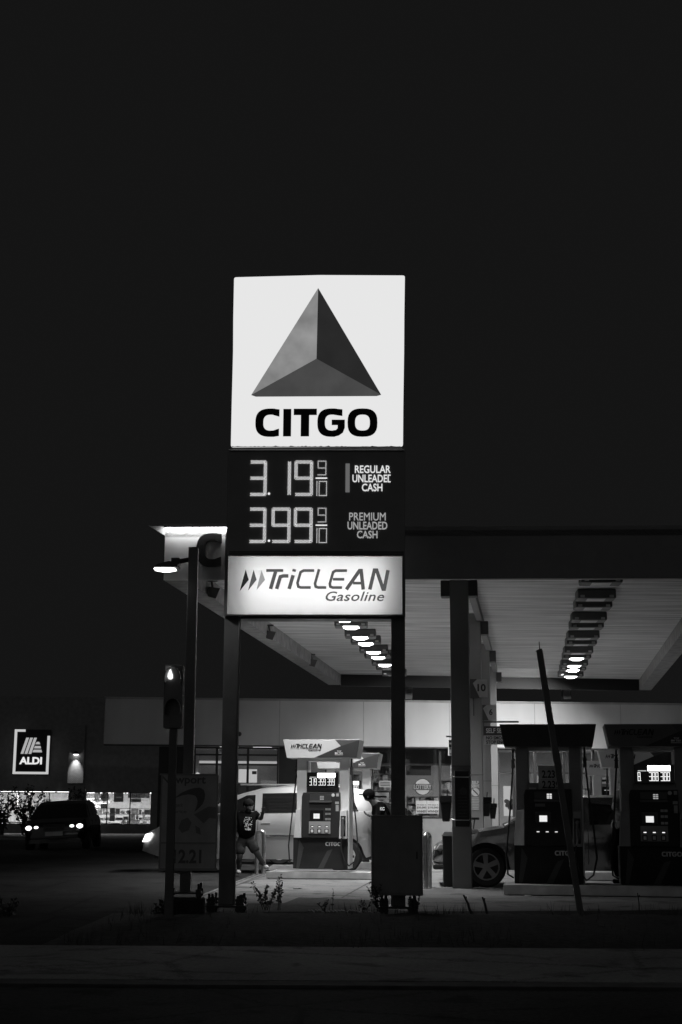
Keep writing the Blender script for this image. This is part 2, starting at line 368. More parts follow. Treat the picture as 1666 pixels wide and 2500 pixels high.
# price cabinet
pc = MB().prism(quadloc(SP, [(556,1095),(990,1094),(989,1356),(552,1357)]), .02, .44).build('price_cabinet', M('price_cabinet_black', .42, .6, var=.1), sign, .008)
m = MB()
for y in (1100.5, 1347, 1352):
    q = SP.rect(560, y-1.2, 986, y+1.2); bx('trim', M('trim_dark', .12, .4), pc, q[0], q[1], .005, .02, q[2], q[3])
led = E('led_dot', 1.0, 1.1)
for y0, y1, ds in ((1124.5, 1209, [('3',610,650.5),('1',680,709.5),('9',720,763.5)]), (1239.5, 1324, [('3',608.5,649),('9',664,708.5),('9',718.5,762.5)])):
    for ch, a, b in ds:
        m = MB(); q = SP.rect(a, y0, b, y1)
        dots(m, ch, q, 3, .018); m.build('digit', led, pc)
    m = MB(); q = SP.rect(653, y1-9, 660.5, y1)
    for k in range(6): m.disc((q[0]+q[1])/2+.009*math.cos(k*1.047), (q[2]+q[3])/2+.009*math.sin(k*1.047), .0055, .014, .018)
    m.build('decimal_point', led, pc)
    m = MB(); dots(m, '9', SP.rect(777, y0+.5, 796, y0+34), 1, .018); m.build('digit', led, pc)
    m = MB(); q = SP.rect(772, y0+41, 798, y0+42); n = 16
    for k in range(n): m.disc(q[0]+(q[1]-q[0])*k/(n-1), q[2], .0065, .014, .018)
    m.build('fraction_bar', led, pc)
    m = MB(); dots(m, '1', SP.rect(769, y0+50, 774, y1), 1, .018); m.build('digit', led, pc)
    m = MB(); dots(m, '0', SP.rect(779.5, y0+50, 797.5, y1), 1, .018); m.build('digit', led, pc)
W1, W2 = E('grade_text_bright', .78), E('grade_text_dim', .36)
for body, r, mt in (('REGULAR', (867,1135.5,954,1154), W1), ('UNLEADE', (861,1158,945.5,1176.5), W1), ('CASH', (884,1180,934,1198.5), W1),
                    ('PREMIUM', (853,1251,942,1270), W2), ('UNLEADED', (849,1273,946,1292), W2), ('CASH', (872,1295,922,1313.5), W2)):
    text('grade_text', body, mt, pc, SP.rect(*r), .02, .004, .0 if body == 'PREMIUM' else .010)
q = SP.rect(947, 1158, 954, 1176.5); m = MB(); m.stroke([(q[1], q[3]-.006), (q[0]+.006, q[3]-.006), (q[0]+.006, q[2]+.006), (q[1], q[2]+.006)], .013, .016, .02); m.build('grade_text', W1, pc)
q = SP.rect(844, 1131, 854, 1201); bx('grade_strip', E('lit_strip', .13), pc, q[0], q[1], .014, .02, q[2], q[3])
# slogan cabinet: translucent face lit by real tubes that stop short of its ends
sc = MB(); q = SP.rect(553, 1356, 986, 1503)
sc.box(q[0], q[1], .40, .44, q[2], q[3]); sc.box(q[0], q[0]+.016, 0, .40, q[2], q[3]); sc.box(q[1]-.016, q[1], 0, .40, q[2], q[3])
sc.box(q[0]+.016, q[1]-.016, 0, .40, q[2], q[2]+.013); sc.box(q[0]+.016, q[1]-.016, 0, .40, q[3]-.009, q[3])
sc = sc.build('slogan_cabinet', M('cabinet_inside', .22, .5), sign)
q = SP.rect(556, 1357.5, 983.5, 1500.5)
MB().prism(rounded(SP, [(557,1359),(770,1356.5),(983,1359),(983,1500),(556,1500)], .02), 0, .006).build('face', translucent_mat('opal_acrylic', .85), sc)
m = MB()
for k in range(4):
    z = q[2]+(q[3]-q[2])*(.14+.24*k); m.tube([(q[0]+.20, .17, z), (q[1]-.20, .17, z)], .02, 8)
m.build('lamp_tube', E('fluorescent_tube', 1, 10.5), sc)
S3 = lambda x, y: (520+x/3.015, 1080+y/3.015)
a, b = S3(200, 932), S3(1302, 1170)
gm_ = [M('mark_darkest', .025, .6), M('mark_mid', .10, .6), M('mark_pale', .33, .6), M('mark_letters', .075, .6, var=.3, scale=1.5)]
def emis(nm, v): return E(nm, v)
triclean(SP.rect(a[0], a[1], b[0], b[1]), sc, [emis('dart_dark', .022), emis('dart_grey', .10), emis('dart_pale', .34), emis('slogan_ink', .095)], 0, .004)
# posts, base plates and bolts
def sloc(px, py, y=.22):
    p = SP.l(px, py, y); return Vector((p[0], y, p[1]))
for k, (tx0, tx1, bx0, bx1) in enumerate(((551, 587, 534, 574), (955.5, 989, 955, 990))):
    t0, t1, b0, b1 = sloc(tx0, 1500), sloc(tx1, 1500), sloc(bx0, 2210), sloc(bx1, 2210)
    zb = .10
    for v in (b0, b1): v.z = zb
    ex = .14
    up = lambda v: v+ (v*0)
    A = [Vector((b0.x, .14, zb)), Vector((b1.x, .14, zb)), Vector((b1.x, .30, zb)), Vector((b0.x, .30, zb))]
    topz = sloc(700, 690).z
    f = (topz-zb)/(t0.z-zb)
    lean = ((t0.x+t1.x)-(b0.x+b1.x))/2
    hw = (t1.x-t0.x+b1.x-b0.x)/4; cxb = (b0.x+b1.x)/2; cxt = cxb+lean
    zt = t0.z+.02
    A = [(cxb-hw, .14, zb), (cxb+hw, .14, zb), (cxb+hw, .30, zb), (cxb-hw, .30, zb)]
    B = [(cxt-hw, .14, zt), (cxt+hw, .14, zt), (cxt+hw, .30, zt), (cxt-hw, .30, zt)]
    po = MB().hull2(A, B).build('post', MPOLE, sign, .008)
    MB().box(cxb-.23, cxb+.23, .02, .42, .075, .10).build('base_plate', MDARK, po, .004)
    for dx in (-.19, -.145, .145, .19):
        for dy in (.06, .38):
            m = MB(); m.tube([(cxb+dx, dy, .0), (cxb+dx, dy, .21+random.uniform(-.02, .03))], .016, 6)
            m.disc(cxb+dx, .115, .03, dy-.03, dy+.03, 6); m.disc(cxb+dx, .055, .034, dy-.034, dy+.034, 6)
            m.box(cxb+dx-.03, cxb+dx+.03, dy-.03, dy+.03, .14, .172); m.build('anchor_bolt', MDARK, po)
m = MB(); x = sloc(578, 1900)
m.tube([sloc(585.5, 1515, .12), sloc(577.5, 1800, .12), sloc(571, 2170, .12), sloc(570, 2205, .12)], .011, 8); m.build('conduit', M('conduit_zinc', .28, .4, .6), sign)
q = SP.rect(587, 1500.5, 956, 1508); bx('bottom_rail', MDARK, sign, q[0], q[1], .10, .36, q[2], q[3])
# side rails of the frame
for a in ((548.5, 1356, 553, 1505), (986, 1356, 990, 1505)):
    q = SP.rect(*a); bx('frame_rail', MPOLE, sign, q[0], q[1], .0, .44, q[2], q[3])
# black panel on the right post
SPP = Pl(SP.o-SP.n*.12, SP.yaw)
q = SPP.rect(907, 1990, 1033, 2187)
cab = thing('steel_cabinet', 'plain black metal cabinet fixed low on the right post of the price sign', 'cabinet', SPP.o, SPP.yaw)
MB().box(q[0], q[1], 0, .20, q[2], q[3]).build('panel_box', M('panel_black', .32, .5), cab, .012)
MB().box(q[0]+.03, q[1]-.03, -.006, 0, q[2]+.03, q[3]-.03).build('door', M('panel_door', .36, .4), cab, .004)
MB().tube([(q[1]-.07, -.012, (q[2]+q[3])/2-.04), (q[1]-.07, -.012, (q[2]+q[3])/2+.04)], .007, 6).build('latch', MDARK, cab)
# ------------------------------------------------------------------ lamp post, poster board, signal, leaning post
LP = Pl((W(460, 2170, 16.5).x, 16.5, 0), 0)
lp = thing('lamp_post', 'square dark lamp post on a bolted concrete plinth, with one lit floodlight arm', 'lamp post', LP.o)
t = LP.l(473.5, 1337); b = LP.l(453, 2175)
po = MB().hull2([(b[0]-.06, -.06, b[1]), (b[0]+.06, -.06, b[1]), (b[0]+.06, .06, b[1]), (b[0]-.06, .06, b[1])], [(t[0]-.055, -.055, t[1]), (t[0]+.055, -.055, t[1]), (t[0]+.055, .055, t[1]), (t[0]-.055, .055, t[1])]).build('post', M('bronze_post', .22, .4), lp, .006)
q = LP.rect(405, 2192, 497, 2246)
MB().box(q[0], q[1], -.22, .22, -.02, q[3]).build('plinth', M('plinth_concrete', .06, .9, 0, .4, 6, .4), lp, .02)
m = MB(); z0 = q[3]
m.box(b[0]-.19, b[0]+.19, -.17, .17, z0+.05, z0+.07)
for dx in (-.16, .16):
    for dy in (-.14, .14):
        m.tube([(b[0]+dx, dy, z0), (b[0]+dx, dy, z0+.16)], .014, 6); m.box(b[0]+dx-.027, b[0]+dx+.027, dy-.027, dy+.027, z0+.02, z0+.05); m.box(b[0]+dx-.027, b[0]+dx+.027, dy-.027, dy+.027, z0+.07, z0+.10)
m.build('base_plate', MDARK, lp)
m = MB(); h = LP.l(406, 1392); a0 = LP.l(462, 1366); a1 = LP.l(430, 1374)
m.tube([(a0[0], 0, a0[1]), (a1[0], -.03, a1[1]), (h[0]+.09, -.05, h[1]+.05)], .028, 8)
m.box(a1[0]-.05, a1[0]+.05, -.07, .02, a1[1]-.06, a1[1]+.05)
m.build('arm', MDARK, lp, .004)
hd = MB().prism([(h[0]-.13, h[1]+.012), (h[0]+.14, h[1]+.012), (h[0]+.16, h[1]+.05), (h[0]+.05, h[1]+.085), (h[0]-.08, h[1]+.05)], -.16, .12).build('lamp_head', MDARK, lp, .008)
MB().prism([(h[0]-.135, h[1]+.002), (h[0]-.05, h[1]-.014), (h[0]+.03, h[1]-.016), (h[0]+.12, h[1]+.002), (h[0]+.10, h[1]+.011), (h[0]-.12, h[1]+.011)], -.10, .06).build('lens', E('floodlight_lens', 1, 4.0), hd)
fl = bpy.data.lights.new('floodlight_beam', 'SPOT'); fl.energy = 8; fl.spot_size = R(130); fl.spot_blend = .6; fl.shadow_soft_size = .1
fo = bpy.data.objects.new('floodlight_beam', fl); C.objects.link(fo); fo.parent = lp; fo.location = (h[0], -.02, h[1]-.05); fo.rotation_euler = (R(18), R(-14), 0)
# poster board
PB = Pl((W(460, 2000, 16.25).x, 16.25, 0), R(2))
pb = thing('poster_board', 'dim framed poster with a curved swoosh and a price panel, strapped to the lamp post', 'poster', PB.o, PB.yaw)
q = PB.rect(391, 1889, 531, 2126)
bd = MB().box(q[0], q[1], 0, .05, q[2], q[3]).build('board', M('poster_board_grey', .8, .6), pb, .006)
fm = MB()
for r in ((391,1889,531,1893),(391,2120,531,2126),(391,1893,394,2120),(528,1893,531,2120),(394,2056,528,2060)):
    z = PB.rect(*r); fm.box(z[0]-.001, z[1]+.001, -.008, 0, z[2], z[3])
fm.build('frame', M('poster_frame', .5, .5), pb)
PINK, PGR = M('poster_ink', .28, .7), M('poster_ink_grey', .44, .7)
text('lettering', 'Newport', PINK, bd, PB.rect(394, 1893, 503, 1919), 0, .003, .02)
Zq = lambda x, y: PB.l(360+x/4.356, 1820+y/4.356)
up_, lo_ = [], []
sw = [(300,552,305,556),(360,505,380,528),(440,470,440,520),(500,452,480,525),(560,448,510,535),(600,470,528,560),(616,520,535,590),(610,570,532,620),(590,620,522,655),(555,660,508,690),(510,700,500,704)]
MB().strip([Zq(a, b) for a, b, c, d in sw], [Zq(c, d) for a, b, c, d in sw], -.003, 0).build('swoosh', PINK, bd)
MB().prism([Zq(*p) for p in ((495,735),(560,700),(650,650),(730,655),(740,780),(660,770),(600,830),(560,790))], -.003, 0).build('swoosh', PGR, bd)
MB().prism([Zq(*p) for p in ((360,800),(430,765),(470,820),(440,900),(370,930),(330,880))], -.003, 0).build('pack_picture', PGR, bd)
MB().prism([Zq(*p) for p in ((510,850),(560,880),(570,950),(520,930))], -.003, 0).build('pack_picture', PGR, bd)
text('lettering', 'pack', PGR, bd, PB.rect(430, 1961, 447, 1972), 0, .003, .02)
text('lettering', 'price', PGR, bd, PB.rect(425, 1977, 456, 1988), 0, .003, .02)
text('price_digits', '12.21', PINK, bd, PB.rect(424, 2074, 492, 2108), 0, .003, .03)
m = MB()
for s in ((441, 1935), (441, 2080)):
    z = PB.l(*s); m.box(z[0]-.08, z[0]+.08, .05, .17, z[1]-.02, z[1]+.02)
m.tube([(PB.l(425, 2128)[0], .02, PB.l(425, 2128)[1]), (PB.l(440, 2132)[0], -.01, PB.l(440, 2132)[1]), (PB.l(455, 2130)[0], .05, PB.l(455, 2130)[1])], .01, 6)
m.build('bracket', MSTEEL, pb)
# pedestrian signal on its own thin post
SG = Pl((W(412, 2240, 15.6).x, 15.6, 0), 0)
sg = thing('traffic_signal', 'dark signal head on a thin post in front of the poster, one lamp glowing', 'traffic signal', SG.o)
t = SG.l(424, 1780); b = SG.l(412, 2240)
MB().hull2([(b[0]-.045, -.04, -.02), (b[0]+.045, -.04, -.02), (b[0]+.045, .04, -.02), (b[0]-.045, .04, -.02)], [(t[0]-.04, -.04, t[1]), (t[0]+.04, -.04, t[1]), (t[0]+.04, .04, t[1]), (t[0]-.04, .04, t[1])]).build('post', MPOLE, sg, .004)
q = SG.rect(404, 1624, 449, 1779)
hd = MB().prism([SG.l(*p) for p in ((404,1624),(450,1626),(447,1772),(443,1779),(401,1778))], -.10, .10).build('signal_head', M('signal_paint', .30, .7), sg, .01)
for z0, z1 in ((1628, 1694), (1704, 1770)):
    r = SG.rect(407, z0, 446, z1); cx = (r[0]+r[1])/2; cz = (r[2]+r[3])/2; rr = (r[1]-r[0])/2
    L = [(cx+rr*math.cos(R(a)), cz+rr*math.sin(R(a))*1.5) for a in range(-20, 201, 20)]; Q = [(cx+(rr-.006)*math.cos(R(a)), cz+(rr-.006)*math.sin(R(a))*1.5) for a in range(-20, 201, 20)]
    vz = MB().strip(L, Q, -.24, -.10).build('visor', MATS['signal_paint'], hd)
sl_ = MB(); r = SG.rect(412, 1636, 427, 1662); cx, cz = (r[0]+r[1])/2, SG.l(419, 1650)[1]
pts = [SG.l(*p) for p in ((419,1629),(421.5,1640),(425,1650),(425,1658),(421,1661),(415,1660),(412,1655),(413,1647),(417,1639))]
MB().prism(pts, -.112, -.10).build('lens', E('signal_lens', 1, 1.3), hd)
m = MB()
for x in (408.5, 411, 414.5):
    r = SG.rect(x-.35, 1628, x+.35, 1664); m.box(r[0], r[1], -.118, -.114, r[2], r[3])
m.build('louvre', E('louvre_glint', .12), hd)  # streaks of lamplight on the louvres, painted as a faint glow
# leaning channel post
ln = thing('leaning_post', 'bare dark channel post leaning to the left in front of the right-hand pumps', 'post', W(1420, 2228, 16.4))
a = Vector((0, 0, -.06)); p1 = W(1420, 2228, 16.4); b = W(1318, 1588, 16.4)-p1
d = (b-a).normalized(); nx_ = Vector((d.z, 0, -d.x)); ny_ = Vector((0, 1, 0))
def chan(wd, dp, off):
    A = [a+nx_*(-wd)+ny_*off, a+nx_*wd+ny_*off, a+nx_*wd+ny_*(off+dp), a-nx_*wd+ny_*(off+dp)]
    return A, [p+(b-a) for p in A]
ch = MB(); A, B = chan(.034, .012, 0); ch.hull2(A, B)
for sgn in (-1, 1):
    A = [a+nx_*(sgn*.034)+ny_*.012, a+nx_*(sgn*.026)+ny_*.012, a+nx_*(sgn*.026)+ny_*.05, a+nx_*(sgn*.034)+ny_*.05]
    ch.hull2(A, [p+(b-a) for p in A])
ch.build('channel', MPOLE, ln)
m = MB(); c_ = W(1322, 1582, 16.4)-p1; m.tube([b+nx_*.0, b+nx_*.01+d*.10], .006, 5); m.hull2([b-nx_*.05-d*.01, b+nx_*.03-d*.0, b+nx_*.03+d*.02, b-nx_*.03+d*.01], [b-nx_*.05-d*.01+ny_*.03, b+nx_*.03+ny_*.03, b+nx_*.03+d*.02+ny_*.03, b-nx_*.03+d*.01+ny_*.03]); m.build('torn_bracket', MPOLE, ln)
m = MB(); k = a+(b-a)*.545; m.hull2([k+nx_*.03, k+nx_*.045, k+nx_*.045+d*.22, k+nx_*.03+d*.22], [p+ny_*.04 for p in (k+nx_*.03, k+nx_*.045, k+nx_*.045+d*.22, k+nx_*.03+d*.22)]); m.build('splice_plate', MPOLE, ln)
# ================================================================== CANOPY
FL = W(400, 1415, 22.4); zf = FL.z
FR = G(1822, 1411.5, zf); BL = G(803, 1672, zf); BR = G(1590, 1685, zf)
zs = zf+.30
def cpt(u, v): return FL.lerp(FR, u).lerp(BL.lerp(BR, u), v)
can = thing('canopy', 'large flat fuel station canopy on square columns, left part of its front fascia lit', 'canopy', (0, 0, 0))
ctop = W(400, 1288, 22.4).z
ux = (FR-FL).normalized(); uy = (BL-FL).normalized(); uyr = (BR-FR).normalized()
def wallpiece(a, b, inn, z0, z1):        # upright slab from a to b, thickness along inn
    m = MB(); A = [(a.x, a.y, z0), (b.x, b.y, z0), (b.x+inn.x, b.y+inn.y, z0), (a.x+inn.x, a.y+inn.y, z0)]
    m.hull2(A, [(p[0], p[1], z1) for p in A]); return m
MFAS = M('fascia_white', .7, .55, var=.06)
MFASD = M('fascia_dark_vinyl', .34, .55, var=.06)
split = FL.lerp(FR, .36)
nrm = Vector((-ux.y, ux.x, 0))
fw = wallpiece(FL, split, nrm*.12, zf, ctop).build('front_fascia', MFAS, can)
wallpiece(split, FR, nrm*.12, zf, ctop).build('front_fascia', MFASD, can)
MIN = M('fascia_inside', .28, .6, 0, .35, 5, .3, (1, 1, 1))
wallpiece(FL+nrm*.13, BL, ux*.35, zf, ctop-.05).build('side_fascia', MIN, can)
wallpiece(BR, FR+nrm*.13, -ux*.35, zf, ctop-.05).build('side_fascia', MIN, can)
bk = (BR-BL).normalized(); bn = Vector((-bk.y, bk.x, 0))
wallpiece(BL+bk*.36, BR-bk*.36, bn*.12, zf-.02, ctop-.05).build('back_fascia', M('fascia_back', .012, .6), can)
# ribbed soffit sheet: ribs run across the canopy
m = MB(); NR = 150
for i in range(NR):
    v0, v1 = .008+.985*i/NR, .008+.985*(i+1)/NR
    a0, a1 = cpt(.03, v0), cpt(.97, v0); b0, b1 = cpt(.03, v1), cpt(.97, v1)
    c0, c1 = a0.lerp(b0, .86), a1.lerp(b1, .86)
    Z = lambda p, z: (p.x, p.y, z)
    m.face([Z(a0, zs), Z(a1, zs), Z(c1, zs), Z(c0, zs)]); m.face([Z(c0, zs), Z(c1, zs), Z(c1, zs+.025), Z(c0, zs+.025)])
    m.face([Z(c0, zs+.025), Z(c1, zs+.025), Z(b1, zs+.025), Z(b0, zs+.025)]); m.face([Z(b0, zs+.025), Z(b1, zs+.025), Z(b1, zs), Z(b0, zs)])
m.build('soffit', M('soffit_panel', .72, .5, 0, .5, 1.6, .1, (.35, 4.5, 1)), can)
m = MB(); A = [cpt(u, v) for u, v in ((0,0),(1,0),(1,1),(0,1))]; m.hull2([(p.x, p.y, ctop-.16) for p in A], [(p.x, p.y, ctop-.06) for p in A]); m.build('roof_deck', MDARK, can)
# top lip with a light bar over the white half of the fascia
lipL = FL-ux*.30-nrm*.0
wallpiece(FL-nrm*.16, split-nrm*.16, nrm*.155, ctop-.001+.002, ctop+.03).build('top_lip', MFAS, can)
m = wallpiece(FL-nrm*.075+ux*.02, split-nrm*.075, nrm*.05, ctop-.018, ctop-.001); m.build('light_bar', E('fascia_light_bar', 1, 27.0), can)
wallpiece(FL-nrm*.165, split-nrm*.165, nrm*.02, ctop-.03, ctop-.0).build('top_lip', MFAS, can)
MB().hull2([tuple(FL-nrm*.0)[:2]+(ctop-.13,), tuple(FL-ux*.0)[:2]+(ctop+.02,), tuple(FL-ux*.26-nrm*.05)[:2]+(ctop+.02,)], [tuple(FL+nrm*.04)[:2]+(ctop-.13,), tuple(FL+nrm*.04)[:2]+(ctop+.02,), tuple(FL-ux*.26-nrm*.01)[:2]+(ctop+.02,)]).build('corner_lip', MFAS, can)
wallpiece(FL-nrm*.015, FL.lerp(split, .46), nrm*.01, zf-.012, zf+.006).build('bottom_trim', M('trim_white', .8, .4), can)
# fascia lettering (most of it passes behind the price sign)
CP = Pl(FL-nrm*.0, math.atan2(ux.y, ux.x))
a = CP.rect(481, 1303, 552, 1384); wl = a[1]-a[0]
lt = citgo(CP, (a[0], a[0]+wl*4.35, a[2], a[3]), M('fascia_letter', .02, .5), can, 'lettering', 0, .05)
lt.location = FL; lt.rotation_euler = (0, 0, CP.yaw)
# columns with beam stubs, and the beam along their line
colv = []
for k in range(4):
    Yc = [23.3, 28.4, 33.6, 38.8][k]
    best = min((i/400 for i in range(401)), key=lambda v: abs(cpt(.503, v).y-Yc)); p = cpt(.506, best); colv.append(p)
    cyaw = math.atan2(uy.y, uy.x)-R(90)
    ce = MB().box(-.15, .15, -.15, .15, .0, zs).build('column', MCOL, can, .01, loc=(p.x, p.y, 0)); ce.rotation_euler = (0, 0, cyaw)
    MB().box(-.30, -.155, -.14, .14, zs-.42, zs-.16).build('beam_stub', M('stub_dark', .05, .5), ce)
    MB().box(.155, .30, -.14, .14, zs-.42, zs-.16).build('beam_stub', MATS['stub_dark'], ce)
    MB().box(-.154, .154, -.154, .154, 1.9, 1.91).build('joint_line', MDARK, ce)
a, b = colv[0], colv[-1]; dd = (b-a).normalized(); nn = Vector((dd.y, -dd.x, 0))
a = a+dd*.16+nn*.07; m = MB(); A = [(a.x, a.y, zs-.15), (b.x+nn.x*.07, b.y+nn.y*.07, zs-.15), (b.x+nn.x*.19, b.y+nn.y*.19, zs-.15), (a.x+nn.x*.12, a.y+nn.y*.12, zs-.15)]
m.hull2(A, [(q[0], q[1], zs-.004) for q in A]); m.build('beam', MCOL, can)
# box lamps, two rows of twelve
ORD = ['nearest the road', 'second from the road', 'third from the road', 'fourth from the road', 'fifth from the road', 'sixth from the road', 'sixth from the store', 'fifth from the store', 'fourth from the store', 'third from the store', 'second from the store', 'nearest the store']
HOUS = M('lamp_housing', .10, .5)
proto = thing('canopy_lamp', 'x', 'canopy lamp')
MB().box(-.34, .34, -.22, .22, -.172, -.002).build('housing', HOUS, proto, .025)
bx('latch', MSTEEL, proto, -.29, -.22, -.26, -.222, -.155, -.12); bx('latch', MSTEEL, proto, .22, .29, -.26, -.222, -.155, -.12)
MB().box(-.16, .16, -.18, .14, -.178, -.172).build('lens', M('lamp_lens_off', .5, .3), proto)
bpy.data.objects.remove(bpy.data.objects.get('dummy')) if bpy.data.objects.get('dummy') else None
def copy_tree(o, parent=None):
    c = o.copy(); C.objects.link(c)
    if parent: c.parent = parent
    for chd in list(o.children): copy_tree(chd, c)
    return c
lensE = E('lamp_lens_on', 1, 10.0)
AL0 = AL = bpy.data.lights.new('lamp_light', 'AREA'); AL.shape = 'RECTANGLE'; AL.size = .3; AL.size_y = .3; AL.energy = 110
first = True
for side, (la, lb), lits, en in (('right', (G(1463,1443,zs-.2), G(1389,1669,zs-.2)), range(8, 12), 150), ('left', (G(856,1533,zs-.2), G(949.6,1637,zs-.2)), range(0, 10), 75)):
    AL = AL0.copy(); AL.energy = en; AL.spread = R(140 if side == 'right' else 122)
    AW = AL0.copy(); AW.energy = 88 if side == 'right' else 85; AW.spread = R(108)
    for k in range(12):
        Yk = 23.4+1.45*k+(.32 if k % 2 else 0)
        p = la.lerp(lb, (Yk-la.y)/(lb.y-la.y))
        o = copy_tree(proto)
        o.location = (p.x, p.y, zs); o.rotation_euler = (0, 0, CP.yaw)
        lit = k in lits
        o['label'] = '%s box lamp under the canopy in the %s row, %s' % ('lit' if lit else 'unlit', side, ORD[k]); o['group'] = 'box lamps under the canopy'
        if lit:
            for chd in o.children:
                if chd.name.startswith('lens'):
                    chd.data = chd.data.copy(); chd.data.materials.clear(); chd.data.materials.append(lensE)
            # the glowing bulb bowl hangs a little below the housing
            MB().prism([(-.13, -.178), (-.10, -.212), (.10, -.212), (.13, -.178)], -.13, .08).build('bulb_bowl', lensE, o, .02)
            wash = k >= 10 or (side == 'left' and k == 9)
            l = bpy.data.objects.new('lamp_light', AW if wash else AL); C.objects.link(l); l.parent = o; l.location = (0, 0, -.26)
            if wash: l.rotation_euler = (R(40), R(30 if side == 'right' else -24), 0)  # end lamps' light turned toward the store to brighten its fascia
for o in list(proto.children)+[proto]: bpy.data.objects.remove(o)
# small floodlights on the inner left fascia
for k, (px, py, Yy) in enumerate(((661, 1546, 29.6), (764, 1614, 35.6), (522, 1441, 24.0))):
    t = thing('security_camera', ['small dark floodlight on the left canopy edge, midway back', 'small dark floodlight on the left canopy edge, far back', 'dark bracketed camera under the front left canopy corner'][k], 'floodlight' if k < 2 else 'camera', W(px, py, Yy), 0)
    t.name = 'floodlight' if k < 2 else 'security_camera'
    MB().hull2([(-.09, -.1, -.12), (.05, -.1, -.16), (.12, -.1, .02), (-.08, -.1, .05)], [(-.07, .12, -.08), (.04, .12, -.1), (.08, .12, .02), (-.06, .12, .05)]).build('housing', MDARK, t, .01)
    m = MB(); m.tube([(-.02, 0, .04), (-.04, .02, .16)], .02, 6); m.box(-.12, .06, -.03, .05, .15, .18); m.build('bracket', MDARK, t)
# ================================================================== PUMP ISLANDS
def island(x0, x1, y0, y1, yaw, loc, label, steel=True, h=.14):
    t = thing('pump_island', label, 'kerbed island', loc, yaw)
    m = MB().box(x0, x1, y0, y1, 0, h); m.build('kerb', CONC2, t, .025, True)
    n = MB(); r = .05
    n.box(x0-.012, x1+.012, y0-.012, y0-.002, .015, h+.004); n.box(x0-.012, x0-.002, y0-.002, y1, .015, h+.004); n.box(x0-.012, x1+.012, y0-.012, y0+.09, h+.005, h+.013)
    n.build('steel_edge', M('island_steel', .70, .38, .6, .3, 3), t, .004)
    return t
IY1, IY2 = G(1240, 2172), G(650, 2140)
yawI = R(-7)
ia = W(1232, 2175, 21.3); island(0, 4.4, 0, 1.15, yawI, (ia.x, ia.y, 0), 'kerbed pump island with bright steel nose beneath the two unlit right-hand pumps')
ib = W(652, 2138, 26.25); island(0, 2.6, 0, 1.15, yawI, (ib.x, ib.y, 0), 'kerbed pump island beneath the brightly lit pump left of the right sign post', h=.115)
ic = W(1330, 2130, 26.3); island(-.2, 5.2, 0, 1.15, yawI, (ic.x, ic.y, 0), 'second row pump island mostly hidden behind the dark sedan and right-hand pumps')
idd = W(730, 2100, 30.9); island(0, 2.6, 0, 1.15, yawI, (idd.x, idd.y, 0), 'third row pump island hidden behind the lit left pump')
